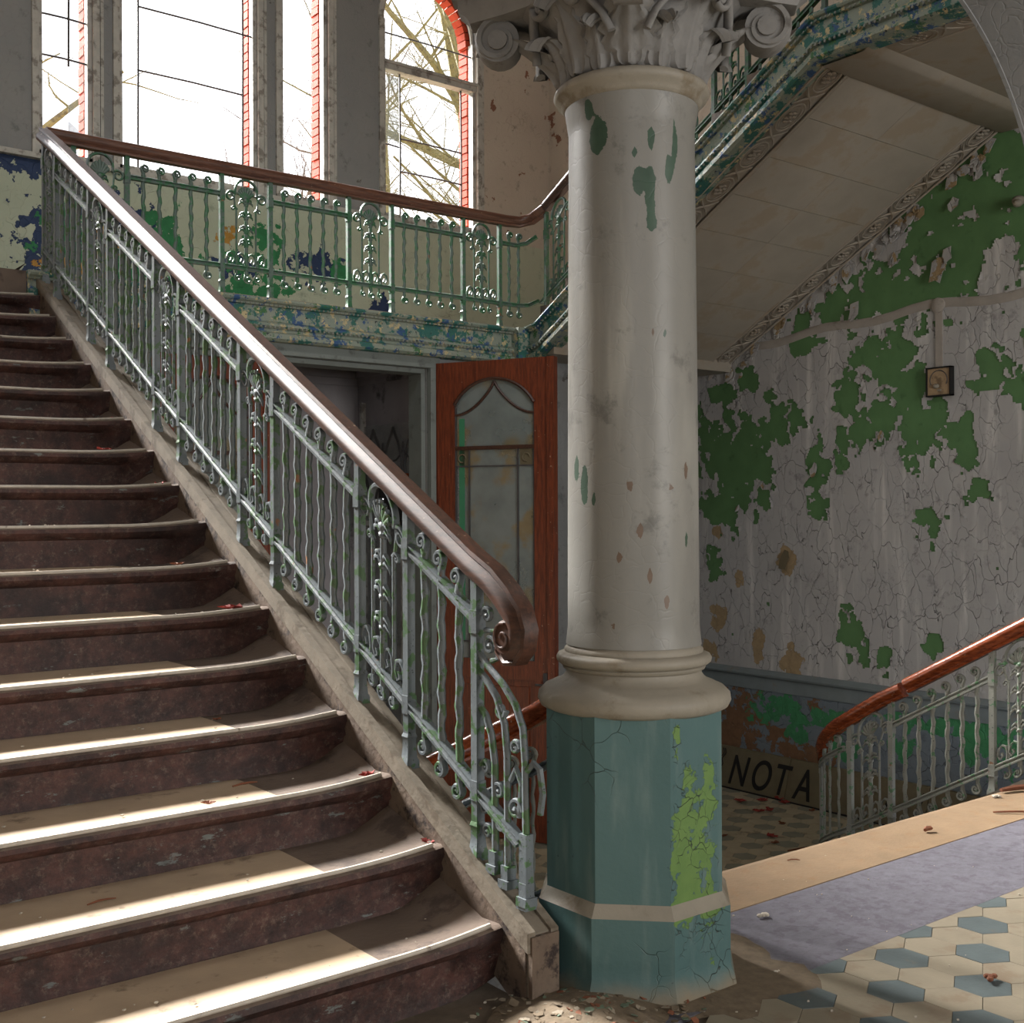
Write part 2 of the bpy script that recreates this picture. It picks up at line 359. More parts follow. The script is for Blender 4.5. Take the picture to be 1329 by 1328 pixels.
hex_floor(fb2, 6.0, 5.5, 2.3, XW, 4.2, 9.0, ZB, 'hex_cream_lifted', 'hex_dull', 300, (6.6, 5.9), None)

# lower flight down to the vestibule floor
lf = empty('lower_staircase', 'short stone staircase going down behind the column to the entrance level', 'staircase', loc=(0, 0, 0))
for n in range(1, 6):
    y = YE+(n-1)*TR; z = -n*RI
    MB().box((2.95, y-.02, z-.16), (5.72, y+TR+.03, z)).obj('step', M['tread'], lf, smooth=False)
MB().box((2.95, YE-.02, ZB), (5.72, YE+5*TR-.3, -.9)).obj('stair_core', M['riser'], lf, smooth=False)
for x in (2.83, 5.79):
    m = MB(); q = [(YE-.05, .06), (YE+5*TR+.1, -5*RI-.04), (YE+5*TR+.1, ZB), (YE-.05, ZB)]
    m.add([(x, a, b) for a, b in q]+[(x+.12, a, b) for a, b in q], [(0, 1, 2, 3), (7, 6, 5, 4), (0, 4, 5, 1), (1, 5, 6, 2), (2, 6, 7, 3), (3, 7, 4, 0)])
    m.obj('stair_curb', M['curb'], lf, smooth=False)

# ------------------------------------------------------------------ main staircase
st = empty('main_staircase', 'wide worn stone staircase rising left of the column to the window landing', 'staircase')
XL = -2.4
xs = [XL, -1.2, -.2, .6, 1.2, 1.5, 1.7, 1.8, 1.88, 1.93, 1.97, 2.0, XS+.01]
for n in range(1, NS+1):
    yn = Y0+n*TR; zn = n*RI; m = MB(); vs = []
    for i, x in enumerate(xs):
        e = max(0, (x-1.62)/(XS-1.62)); up = .020*e**2.2; wob = .003*fbm((x*3, n*7.1, 0), 2)
        fil = .05*max(0, (x-1.9)/.13)**1.5
        sag = -.006*math.exp(-((x-.4)/1.0)**2)
        last = (yn+.36 if n < NS else YL+.25)
        pf = [(yn+.035+fil*.2, zn-RI-.012+fil*.3+up*.5), (yn+.045-fil*.4, zn-RI+.03+fil), (yn+.038-fil*.5, zn-.055), (yn+.012, zn-.045+up*.4), (yn-.004+wob, zn-.025+up*.8), (yn+.002+wob, zn-.008+up+sag), (yn+.016+wob, zn+up+sag),
              (yn+.1, zn+up*.8+sag), (yn+TR-.03, zn+up*.5+fil*.8), (last, zn+up*.5+fil*1.2)]
        vs += [(x, a, b) for a, b in pf]
    k = len(pf); m.add(vs, [(i*k+j, (i+1)*k+j, (i+1)*k+j+1, i*k+j+1) for i in range(len(xs)-1) for j in range(k-1)])
    # split by function: riser faces below the nosing, tread above
    riser = MB(); riser.v = list(m.v); riser.f = [f for q, f in enumerate(m.f) if q % (k-1) < 5]
    tr = MB(); tr.v = list(m.v); tr.f = [f for q, f in enumerate(m.f) if q % (k-1) >= 5]
    for mm in (riser, tr):
        used = sorted({i for f in mm.f for i in f}); mp = {a: b for b, a in enumerate(used)}; mm.v = [mm.v[i] for i in used]; mm.f = [[mp[i] for i in f] for f in mm.f]
    riser.obj('riser', M['riser'], st, angle=50)
    to = tr.obj('tread', M['tread'], st, angle=50)
    if n < NS:
        x1 = 1.66; m = MB()
        for i in range(12):
            x = XL+(x1-XL)*i/11; sg = -.006*math.exp(-((x-.4)/1.0)**2); up = .02*max(0, (x-1.62)/.41)**2.2; wob = .003*fbm((x*3, n*7.1, 0), 2)
            m.v += [Vector((x, yn+.034+wob, zn+sg+up+.0045)), Vector((x, yn+.10, zn+sg+up+.0045)), Vector((x, yn+TR+.03, zn+sg*.2+.004+up))]
        m.f = [[i*3+j, (i+1)*3+j, (i+1)*3+j+1, i*3+j+1] for i in range(11) for j in range(2)]
        lo = m.obj('linoleum', M['lino'], to)
        m = MB(); pts = []
        for i in range(16):
            x = XL+(1.72-XL)*i/9 if i < 10 else 1.72+(XS-.03-1.72)*(i-9)/6; sg = -.006*math.exp(-((x-.4)/1.0)**2); up = .02*max(0, (x-1.62)/.41)**2.2; wob = .003*fbm((x*3, n*7.1, 0), 2)
            pts.append((x, yn+.018+wob, zn+sg+up+.002))
        m.tube(pts, .008, 6, flat=1.0, up=(0, 0, 1)); m.obj('nosing_strip', M['strip'], to)
# curb and spandrel below
def wline(y): return (y-Y0)*SL
def slab(m, x0, x1, ya, yb, w0, w1, fn=wline, n=1):
    for i in range(n):
        a = ya+(yb-ya)*i/n; b = ya+(yb-ya)*(i+1)/n
        q = [(a, fn(a)+w0), (b, fn(b)+w0), (b, fn(b)+w1), (a, fn(a)+w1)]
        m.add([(x0, *p) for p in q]+[(x1, *p) for p in q], [(0, 1, 2, 3), (7, 6, 5, 4), (0, 4, 5, 1), (1, 5, 6, 2), (2, 6, 7, 3), (3, 7, 4, 0)])
m = MB(); slab(m, XS+.01, 2.15, 2.56, YL+.02, -.14, .09)
m.obj('stair_curb', M['curb'], st, smooth=False)
m = MB(); slab(m, XS-.008, XS+.022, 2.553, YL, .045, .102); slab(m, 2.132, 2.16, 2.551, YL, .06, .1); m.obj('curb_moulding', M['curb'], st, smooth=False)
m = MB(); slab(m, XS+.002, XS+.012, 2.575, YL, -.16, .05); m.box((XS+.004, 2.546, 0), (2.158, 2.562, .185)); m.obj('curb_side', M['dusty'], st, smooth=False)
m = MB(); q = [(2.62, ZB), (2.62, wline(2.62)+.05), (YL, wline(YL)+.05), (YL, 2.4), (6.2, 1.7), (5.5, ZB)]
m.add([(2.07, *p) for p in q]+[(2.145, *p) for p in q], [tuple(range(6)), tuple(range(6, 12))[::-1]]+[(i, (i+1) % 6, 6+(i+1) % 6, 6+i) for i in range(6)])
m.obj('spandrel', M['pier'], st, smooth=False)

# ------------------------------------------------------------------ landing slab + walls
m = MB(); m.box((-4.5, YL+.02, 2.62), (XW, YW+.1, ZL)); struct('floor', m, M['tread'], smooth=False)
# fascia / cornice of landing and upper flight
prof = [(-.1, 0), (.02, 0), (.055, -.004), (.06, -.018), (.052, -.03), (.035, -.038), (.03, -.05), (.012, -.055), (.012, -.15), (.03, -.156), (.045, -.17), (.046, -.185), (.03, -.197), (.022, -.205), (.022, -.222), (.05, -.235), (.05, -.268), (.03, -.285), (-.1, -.29)]
def fascia(path, outs):
    vs = []; k = len(prof)
    for (p, o) in zip(path, outs):
        for a, b in prof: vs.append((p[0]+o[0]*a, p[1]+o[1]*a, p[2]+b))
    fs = [(i*k+j, i*k+(j+1) % k, (i+1)*k+(j+1) % k, (i+1)*k+j) for i in range(len(path)-1) for j in range(k)]
    return MB().add(vs, fs+[tuple(range(k)), tuple(range((len(path)-1)*k, len(path)*k))[::-1]])
t = NT('flaked_blue_green_cornice'); n1 = t.noise(6, 6, .65); n2 = t.noise(11, 6, .7); n3 = t.noise(4, 4)
c = t.mix(n3, srgb(112, 128, 118), srgb(146, 150, 134)); c = t.mix(t.ss(n1, .52, .55), c, srgb(44, 98, 90)); c = t.mix(t.ss(n2, .56, .59), c, srgb(48, 80, 122)); c = t.mix(t.ss(t.noise(9, 6, .7), .60, .62), c, srgb(58, 104, 60))
c = t.mix(t.ss(t.noise(17, 6, .7), .57, .60), c, srgb(184, 168, 128)); c = t.mix(t.ss(t.noise(30, 5, .7), .62, .66), c, srgb(30, 42, 44))
M['cornice'] = t.done(c, .5, t.bump(t.math('ADD', t.noise(28, 6, .7), n2), .7, .012), .45)
XC = XF-.1
path = [(2.0, YL, ZL), (XC, YL, ZL), (XC, 6.98, fb(7.1)+.03), (XC, 4.36, ZU), (XC, -1.2, ZU)]
outs = [(0, -1), (-1, -1), (-1, 0), (-1, 0), (-1, 0)]
fc = empty('landing_cornice', 'blue and green flaked cornice along the landing edge and the upper flight', 'cornice')
fascia(path, outs).obj('moulding', M['cornice'], fc, angle=30)
bd = MB()
for dz, out_, rr in ((-.045, .034, .0075), (-.192, .040, .009)):
    for a, b in zip(path[:-1], path[1:]):
        A = Vector(a); B = Vector(b); L = (B-A).length; k = int(L/.034); o = Vector((0, -1, 0)) if a[1] == b[1] else Vector((-1, 0, 0))
        if b[1] < 1: k = int(k*.5); B = A+(B-A)*.5
        for i in range(k):
            if a is path[0] and A.lerp(B, i/k).x < 2.5: continue
            bd.ball(A.lerp(B, (i+.5)/k)+o*out_+Vector((0, 0, dz)), rr, 6, 4, (1, 1, 1.2))
o = bd.obj('bead_row', M['iron_pale'], fc); o['kind'] = 'stuff'; 
# block at the inner corner
MB().box((XC-.12, YL-.1, ZL-.30), (XC-.01, YL-.0, ZL-.005)).obj('corner_block', M['cornice'], fc, smooth=False)

# door wall under the landing with its opening
DX0, DX1, DZ = 2.74, 4.87, 2.46
YD = YL+.05
m = MB().box((2.0, YD, ZB), (DX0, YD+.2, 2.62)).box((DX1, YD, ZB), (XW, YD+.2, 2.62)).box((DX0, YD, DZ), (DX1, YD+.2, 2.62))
struct('wall_entrance', m, M['pier'], smooth=False)
m = MB()
for o_, w_, d_ in ((0, .10, .03), (.02, .05, .05)):
    m.box((DX0-w_+o_, YD-d_, ZB), (DX0-.002-o_*.1, YD+.01, DZ-.001-o_*.1)).box((DX1+.002+o_*.1, YD-d_, ZB+o_*.01), (DX1+w_-o_, YD+.01, DZ-.001)).box((DX0-w_+o_, YD-d_, DZ+o_*.1), (DX1+w_-o_, YD+.01, DZ+w_-o_))
m.box((DX1-.035, YD+.02, ZB), (DX1+.01, YD+.19, DZ-.036)).box((DX0, YD+.02, DZ-.035), (DX1, YD+.19, DZ+.01)).box((DX0-.01, YD+.02, ZB), (DX0+.035, YD+.19, DZ-.036))
struct('trim_door', m, plain('grey_green_frame_paint', (112, 118, 114), .12, 6, .6, .2, (84, 86, 82), 8, .56), smooth=False)
# vestibule
YV = 8.55; XV = 5.05
m = MB().box((2.3, YV, ZB), (XV+.1, YV+.12, 2.62)); struct('wall_vestibule', m, M['plaster_dark'], smooth=False)
m = MB().box((XV, YD+.2, ZB), (XV+.12, YV, 2.62)).box((2.3, YD+.2, ZB), (2.42, YV, 2.62)); struct('wall_vestibule', m, M['plaster_dark'], smooth=False)
m = MB()
for k, (a, b) in enumerate(((.10, .05), (.06, .11), (.025, .17))):
    m.box((2.42, YV-a, 2.62-b), (XV, YV, 2.62-b+.06)).box((XV-a, YD+.2, 2.62-b), (XV, YV, 2.62-b+.06))
struct('trim_vestibule', m, M['plaster_dark'], smooth=False)
# leaded screen on the vestibule's right side
sc = empty('vestibule_screen', 'dark leaded glass screen with tulip tracery inside the entrance lobby', 'screen', loc=(0, 0, 0))
x = XV-.04; m = MB(); y0, y1 = YD+.22, 8.42
m.box((x-.02, y0, .02), (x+.02, y1, .06)).box((x-.02, y0, 1.28), (x+.02, y1, 1.32)); 
for y in (y0, y0+.3, y0+.6, y0+.9, y1-.03): m.box((x-.02, y, ZB), (x+.02, y+.035, 1.6 if y != y1-.03 else 2.3))
m.obj('screen_frame', M['frame'], sc, smooth=False)
m = MB()
for k in range(3):
    c0 = y0+.3*k+.17
    for sgn in (-1, 1):
        m.tube([(x, c0+sgn*.13*math.sin(PI*t_)*(1 if t_ < .9 else .8), 1.45+.62*t_) for t_ in [i/10 for i in range(11)]], .011, 6)
    m.tube([(x, c0+.15*math.sin(a), 1.95-.25*math.cos(a)*.6) for a in [(-PI/2+PI*i/8)*1. for i in range(9)]], .009, 6)
m.obj('tracery', M['lead'], sc)
MB().box((x-.005, y0, ZB), (x+.005, y1, 2.1)).obj('pane', M['pane'], sc, smooth=False)
# bookcase-like dark unit with a red brown top in the lobby
o = empty('notice_box', 'small dark wall box with a tan top inside the entrance lobby', 'box')
MB().box((XV-.2, 7.62, 1.32), (XV-.07, 7.90, 1.66)).obj('body', M['black'], o, smooth=False)
MB().box((XV-.21, 7.60, 1.66), (XV-.07, 7.92, 1.69)).obj('top', M['rail_red'], o, smooth=False)

# back wall with the windows ---------------------------------------------------
ZS = 4.15; ZT = 6.55; D = .10
op = [(2.67, 3.085), (3.293, 4.50), (4.72, 5.19), (5.774, 6.855)]
fld = lambda blobs: (lambda p: bfield([(b[0], b[1], b[2]*1.35, b[3]*1.35) for b in blobs], p.x, p.z)-.05)
blue = [(3.02, 3.45, .32, .42), (3.3, 3.7, .22, .2), (2.75, 3.3, .2, .3), (2.6, 3.0, .3, .2), (3.95, 2.95, .45, .14), (4.45, 2.9, .3, .1), (5.1, 3.6, .18, .12), (2.45, 4.12, .35, .14), (2.2, 3.0, .3, .15), (5.75, 3.3, .1, .1), (4.3, 3.5, .12, .1), (3.3, 2.98, .4, .16)]
grn = [(3.62, 3.42, .22, .3), (3.25, 3.2, .3, .3), (4.5, 3.35, .18, .3), (4.6, 3.7, .1, .2), (5.3, 3.55, .1, .1), (2.95, 3.55, .2, .2)]
ora = [(3.17, 3.52, .1, .16), (3.13, 3.25, .13, .17), (4.2, 3.78, .09, .07), (4.35, 2.98, .14, .13), (4.15, 2.9, .12, .1), (2.78, 3.3, .1, .1), (3.45, 3.0, .1, .07)]
M['dado'] = peel('pale_green_dado', (168, 178, 158), (188, 192, 172), [('blue', 7, 1.6, (40, 58, 92)), ('green', 8, 1.5, (50, 122, 78)), ('orange', 7, 1.3, (176, 132, 62))], 7, .56, .55, cw=.016, crackmix=.5)
LX = -4.4
wb = struct('wall_back', MB().box((LX, YW+.012, ZL-.3), (XW, YW+D, ZS-.04)).box((XW-.0, YW+.012, ZL-.3), (XW+.2, YW+D, 7.2))
            .box((6.855, YW, ZS-.04), (XW, YW+D, 7.2)), M['cream_wall'], smooth=False)
grid('dado', M['dado'], (2.0, YW, ZL-.05), (1, 0, 0), (0, 0, 1), XW-2.0, ZS-.04-ZL+.05, .03, {'blue': fld(blue), 'green': fld(grn), 'orange': fld(ora)}, wb)['label'] = 'pale green dado with blue, green and ochre paint losses'
m = MB()
for a, b in ((2.05, 2.67), (3.085, 3.293), (4.50, 4.72), (5.19, 5.774)): m.box((a, YW, ZS-.04), (b, YW+D, 7.2))
m.obj('window_pier', M['pier'], wb, smooth=False)
# openings further left, outside the frame, with piers
m = MB().box((1.35, YW, ZS-.04), (2.05, YW+D, 7.2))
m.box((LX, YW, ZS-.04), (-2.2, YW+D, 7.2)).box((LX, YW, 6.6), (1.35, YW+D, 7.2))
for x in (-1.0, .2): m.box((x, YW, ZS-.04), (x+.16, YW+D, 6.6))
m.box((2.05, YW, 6.62), (5.19, YW+D, 7.2)); m.obj('window_pier', M['pier'], wb, smooth=False)
# arched head of the right window
cx, rz, rr = (op[3][0]+op[3][1])/2, 6.02, (op[3][1]-op[3][0])/2
def arch_head(y0, y1, r, ztop=7.2, x0=None, x1=None):
    m = MB(); n = 20; x0 = x0 or cx-r; x1 = x1 or cx+r; vs = []
    for yy in (y0, y1):
        for i in range(n+1):
            a = PI-PI*i/n; vs.append((cx+r*math.cos(a), yy, rz+r*math.sin(a)))
        for i in range(n+1): vs.append((x0+(x1-x0)*i/n, yy, ztop))
    k = 2*(n+1); fs = []
    for i in range(n):
        fs += [(i, i+1, n+2+i, n+1+i), (k+i+1, k+i, k+n+1+i, k+n+2+i), (i, k+i, k+i+1, i+1), (n+1+i, n+2+i, k+n+2+i, k+n+1+i)]
    return m.add(vs, fs)
arch_head(YW, YW+D, rr).obj('arch_head', M['pier'], wb, angle=30)
struct('trim', MB().box((2.3, YW-.06, ZS-.04), (2.66, YW+D, ZS)).box((2.66, YW-.06, ZS-.04), (7.0, YW+D, ZS)).box((LX, YW-.06, ZS-.04), (1.4, YW+D, ZS)), M['frame'], smooth=False)
wb['kind'] = 'structure'
# windows: frames, cames, panes
def pane_mesh(x0, x1, z0, z1, y): return MB().box((x0, y, z0), (x1, y+.006, z1))
def window(i, x0, x1, bars_x, bars_z, panes, arch=False, transom=None):
    zt = rz if arch else 6.62; y = YW+.045
    m = MB(); f = .035
    m.box((x0, y-.03, ZS), (x0+f, y+.04, zt)).box((x1-f, y-.03, ZS), (x1, y+.04, zt)).box((x0, y-.03, ZS), (x1, y+.04, ZS+.05))
    m.box((x1, YW-.025, ZS), (x1+.05, YW, zt)).box((x0-.05, YW-.025, ZS), (x0, YW, zt))
    m.box((x1+.06, YW-.012, ZS), (x1+.085, YW, zt))
    if arch:
        for r_, yy, t_ in ((rr-.018, y+.0, .018), (rr+.03, YW-.01, .028)):
            m.tube([(cx+r_*math.cos(a), yy, rz+r_*math.sin(a)) for a in [PI*k/20 for k in range(21)]], t_, 6)
    else: m.box((x0, y-.03, zt-.05), (x1, y+.04, zt))
    if transom: m.box((x0, y-.05, transom-.035), (x1, y+.05, transom+.03)).box((x0, y-.07, transom+.02), (x1, y-.03, transom+.045))
    wo = struct('window_%d' % i, m, M['frame'], smooth=False)
    for bx, za, zb in bars_x:
        MB().tube([(bx, y, za), (bx+.006, y, (za+zb)/2), (bx, y, zb)], .0095, 6).obj('glazing_bar', M['lead'], wo)
    for bz, xa, xb in bars_z:
        MB().tube([(xa, y, bz), ((xa+xb)/2, y, bz+.004), (xb, y, bz-.004)], .0085, 6).obj('glazing_bar', M['lead'], wo)
    for p in panes: pane_mesh(*p, y).obj('pane', M['pane'], wo, smooth=False)
a, b = op[0]; window(1, a, b, [(a+.24, 4.9, 6.6)], [(4.95, a, b), (5.27, a, b)], [(a+.24, b-.03, 4.3, 4.94), (a+.24, b-.03, 4.96, 5.26), (a+.05, a+.23, 4.96, 5.26), (a+.05, b-.03, 5.28, 6.5)])
a, b = op[1]; window(2, a, b, [(a+.17, ZS, 6.6), (b-.12, ZS, 6.6)], [(5.0, a+.17, b-.12), (5.52, a+.17, b)], [(a+.18, b-.13, 5.53, 6.5)])
a, b = op[2]; window(3, a, b, [], [], [])
a, b = op[3]; window(4, a, b, [(a+.21, ZS, 5.54), (b-.16, ZS, 5.54)], [(4.93, a+.21, b-.16), (4.62, a+.21, b-.16), (4.85, a, a+.2), (5.9, a, b)], [(a+.03, a+.2, 4.87, 5.5)], True, 5.58)
for i, (a, b) in enumerate(((-2.2, -1.0), (-.84, .2), (.36, 1.35))): window(5+i, a, b, [((a+b)/2, ZS, 6.6)], [(5.2, a, b)], [])
# outer brick leaf: reveals of single bricks, plain leaf behind them
bl = MB()
YB0, YB1 = YW+D+.01, YW+D+.145
edges = [LX, -2.25, None]
for a, b in ((3.085+.02, 3.293-.05), (4.50-.0, 4.72-.06), (5.19-.0, 5.774-.05)): bl.box((a+.055, YB0, 3.6), (b, YB1, 7.2))
bl.box((6.855+.03, YB0, 3.6), (XW+.2, YB1, 7.2)).box((LX, YB0, 2.5), (XW+.2, YB1, ZS-.09)).box((1.45, YB0, 3.6), (2.62, YB1, 7.2)).box((2.62, YB0, 6.65), (5.2, YB1, 7.2))
wo = struct('wall_outer', bl, M['mortar'], smooth=False)
bm1 = MB().box((0, 0, 0), (.105, .13, .062)).mesh('brick', M['brick'], smooth=False); bm2 = MB().box((0, 0, 0), (.105, .235, .062)).mesh('brick', M['brick'], smooth=False)
for e in (3.085, 4.50, 5.19, 6.855):
    off = -.03
    z = ZS-.05; k = 0
    while z < (6.55 if e != 6.855 else rz):
        j = lambda: random.uniform(-.004, .004)
        link('brick', bm1, wo, (e+off+j(), YB0+.012, z))
        z += .0735; k += 1
for k in range(22):   # arch voussoirs
    a = PI*(k+.5)/22; r0 = rr-.05
    q = MB()
    for s_ in (-.062, .062):
        aa = a+s_*.98
    a0, a1 = a-.062, a+.062
    pts = [(cx+r0*math.cos(a0), rz+r0*math.sin(a0)), (cx+(r0+.23)*math.cos(a0), rz+(r0+.23)*math.sin(a0)), (cx+(r0+.23)*math.cos(a1), rz+(r0+.23)*math.sin(a1)), (cx+r0*math.cos(a1), rz+r0*math.sin(a1))]
    q.add([(x, YB0, z) for x, z in pts]+[(x, YB1, z) for x, z in pts], [(0, 1, 2, 3), (7, 6, 5, 4), (0, 4, 5, 1), (1, 5, 6, 2), (2, 6, 7, 3), (3, 7, 4, 0)])
    q.obj('brick', M['brick'], wo, smooth=False)

# right wall --------------------------------------------------------------------
G = [(4.05, 3.55, .62, .42), (4.55, 3.28, .55, .32), (5.0, 3.05, .55, .26), (5.4, 2.95, .42, .2), (5.75, 3.0, .22, .16), (4.3, 3.9, .3, .2), (3.6, 3.7, .4, .5), (3.9, 3.2, .25, .16), (4.75, 3.6, .3, .25), (6.05, 2.8, .16, .14),
     (5.22, 2.52, .2, .2), (5.1, 2.32, .2, .24), (5.32, 2.1, .16, .16), (5.0, 1.98, .2, .22), (5.65, 2.3, .12, .2), (5.5, 2.05, .1, .14), (4.85, 2.05, .12, .12), (4.72, 1.96, .12, .1), (5.45, 2.62, .16, .1),
     (6.9, 1.95, .34, .3), (6.75, 1.62, .24, .26), (6.95, 1.45, .2, .2), (6.55, 1.85, .16, .22), (6.35, 2.1, .14, .16), (6.15, 2.12, .1, .1), (6.95, 2.4, .12, .1), (6.65, 2.52, .12, .08), (6.42, 2.35, .06, .08), (7.05, .95, .1, .14), (6.5, 1.5, .08, .12),
     (5.95, 1.75, .1, .18), (5.92, 1.42, .09, .12), (5.7, 1.95, .06, .2), (5.62, .42, .1, .15), (5.5, .26, .06, .12), (4.95, 1.35, .12, .05), (4.88, 1.25, .05, .14), (4.6, 1.85, .07, .14), (4.5, 1.55, .1, .08), (4.38, 2.42, .13, .10), (4.2, 2.25, .10, .12), (4.5, 2.28, .10, .07), (4.12, 2.6, .06, .08), (4.9, .38, .06, .07), (5.3, .25, .05, .08), (4.62, 1.98, .05, .12)]
Wt = [(4.35, 3.15, .17, .22), (4.42, 2.86, .1, .16), (4.72, 2.86, .06, .1), (5.05, 2.82, .05, .12), (5.35, 2.86, .05, .12), (4.95, 2.9, .03, .05)]
Tn = [(6.25, .98, .1, .13), (7.0, .45, .1, .12), (6.2, .12, .12, .15), (6.55, .25, .07, .16), (7.1, .12, .1, .12), (6.75, .8, .06, .1), (7.0, 1.2, .07, .06)]
def gfield(p):
    y, z = p.y, p.z
    s_ = bfield(G, y, z); s_ = max(s_, -1)
    s_ -= 2.2*max(0, bfield(Wt, y, z))
    if z > 2.78 and z < 2.9: s_ -= .5*(1 if 4 < y < 6.6 else .3)
    nn = fbm((y*5.5, 3.1, z*5.5), 4)*.62+fbm((y*15, 9.1, z*15), 4)*.5
    return s_+nn*1.3-.04
M['green_plaster'] = plain('dull_green_underpaint', (84, 118, 76), .12, 6, .7, .3, (70, 100, 64), 7, .58, 120)
M['paint'] = peel('grey_crazed_paint', (150, 149, 149), (174, 172, 168), [('tan', 9, .9, (150, 130, 100))], 9, .34, .62, True, .016, stretch=.6)
wr = struct('wall_right', MB().box((XW+.004, -5, ZB), (XW+.25, YW+.6, 7.2)), M['green_plaster'], smooth=False)
cache = {}
def hide(p): return gfield(p) > .0
def off(p):
    if p.y > 7.2 or p.y < 2.6: return .002
    g_ = gfield(p); e = max(0., 1+g_*3.2) if g_ < 0 else 1
    return .0025+.020*e*e*max(0, fbm((p.y*9, 5, p.z*9), 2)+.25)+.004*max(0, fbm((p.y*3, 1, p.z*3), 2))
pl = grid('paint_coat', M['paint'], (XW, 7.28, .03), (0, -1, 0), (0, 0, 1), 4.7, 4.2, .0108, {'tan': lambda p: bfield(Tn, p.y, p.z)}, wr, hide, off)
pl['label'] = 'crazed pale grey paint coat curling away from the green plaster'
MB().box((XW-.003, -5, .03), (XW+.004, 2.58, 7.2)).box((XW-.003, 7.28, 2.83), (XW+.004, YW, 7.2)).box((XW-.003, 2.58, 4.23), (XW+.004, 7.28, 7.2)).obj('plain_coat', M['cream_wall'], wr, smooth=False)
# dado below the chair rail
gb = [(6.35, -.28, .35, .14), (6.15, -.45, .12, .1), (5.85, -.3, .2, .1), (5.7, -.52, .2, .1), (4.9, -.2, .5, .07), (4.45, -.3, .25, .2), (5.2, -.42, .12, .1), (4.2, -.15, .3, .06)]
bb = [(6.85, -.48, .35, .22), (6.6, -.3, .3, .16), (6.35, -.55, .25, .15), (6.0, -.62, .25, .1), (5.95, -.2, .1, .08), (7.1, -.3, .2, .2), (5.8, -.6, .1, .06)]
M['dado_r'] = peel('blue_grey_dado', (98, 108, 116), (112, 120, 126), [('brown', 8, 1.4, (112, 84, 62)), ('green', 8, 1.3, (62, 122, 82))], 8, .4, .6, cw=.022)
yz = lambda b_: (lambda p: bfield(b_, p.y, p.z))
o = grid('dado', M['dado_r'], (XW-.002, 7.28, ZB), (0, -1, 0), (0, 0, 1), 10.0, 1.0, .04, {'brown': yz(bb), 'green': yz(gb)}, wr); o['label'] = 'blue grey dado with green and brown losses'
m = MB(); pr = [(0, -.14), (.012, -.138), (.016, -.03), (.045, -.015), (.05, .0), (.038, .015), (.02, .03), (0, .038)]
m.add([(XW-a, 7.25, b) for a, b in pr]+[(XW-a, -2, b) for a, b in pr], [(i, i+1, i+9, i+8) for i in range(7)])
t_ = struct('trim_1', m, plain('slate_blue_rail_paint', (112, 120, 122), .1, 8, .55, .2, (120, 112, 100), 5, .6), angle=30)
M['cable'] = plain('painted_cable_plaster', (150, 144, 136), .1, 9, .7, .3, (112, 106, 96), 6, .58)
# raised plastered cable run and disc, switch box, old bracket
m = MB(); n = 24
for i in range(n):
    y = 7.1-3.6*i/(n-1); z = 2.80+.10*min(1, max(0, (6.6-y)/1.6))+.02*math.sin(i)-.22*max(0, (y-6.7)/.4)**2
    m.v += [Vector((XW-.004, y, z-.035)), Vector((XW-.011, y, z-.022)), Vector((XW-.012, y, z+.020)), Vector((XW-.004, y, z+.035))]
m.f = [[i*4+j, i*4+j+1, (i+1)*4+j+1, (i+1)*4+j] for i in range(n-1) for j in range(3)]
m.box((XW-.016, 4.80, 2.43), (XW, 4.855, 2.88)); m.lathe([(.055, 0), (.055, .012), (.035, .02)], (0, 0), 20)
k0 = len(m.v)-60
for i in range(k0, len(m.v)): v = m.v[i]; m.v[i] = Vector((XW-.012-v.z, 4.83+v.x, 2.9+v.y))
m.obj('plastered_cable_run', M['cable'], wr, angle=50)
o = empty('wall_switch_box', 'small square cream box hanging open on the peeling right wall', 'box')
m = MB().box((XW-.045, 4.722, 2.235), (XW, 4.902, 2.43)); m.obj('back_box', M['plastic'], o, smooth=False)
m = MB()
for a in ((4.712, 4.722, 2.225, 2.44), (4.902, 4.912, 2.225, 2.44)): m.box((XW-.055, a[0], a[2]), (XW, a[1], a[3]))
m.box((XW-.055, 4.712, 2.43), (XW, 4.912, 2.44)).box((XW-.055, 4.712, 2.225), (XW, 4.912, 2.235)); m.obj('rim', M['black'], o, smooth=False)
MB().ball((XW-.05, 4.83, 2.30), .026, 10, 6, (.8, 1, .7)).box((XW-.055, 4.79, 2.262), (XW-.045, 4.82, 2.275)).obj('knob', M['stone_base'], o)
m = MB().tube([(XW-.046, 4.812+.07*math.cos(a), 2.345+.07*math.sin(a)) for a in [k*PI/12 for k in range(-2, 15)]], .0035, 5); m.obj('round_seam', M['lead'], o)
o = empty('wall_bracket', 'broken cream plaster bracket at the far right on green wall', 'bracket')
MB().ball((XW-.05, 4.19, 3.53), .05, 10, 7, (1, .9, .7)).ball((XW-.10, 4.17, 3.50), .035, 8, 6, (1, 1, .8)).obj('bracket_body', M['stone_base'], o)
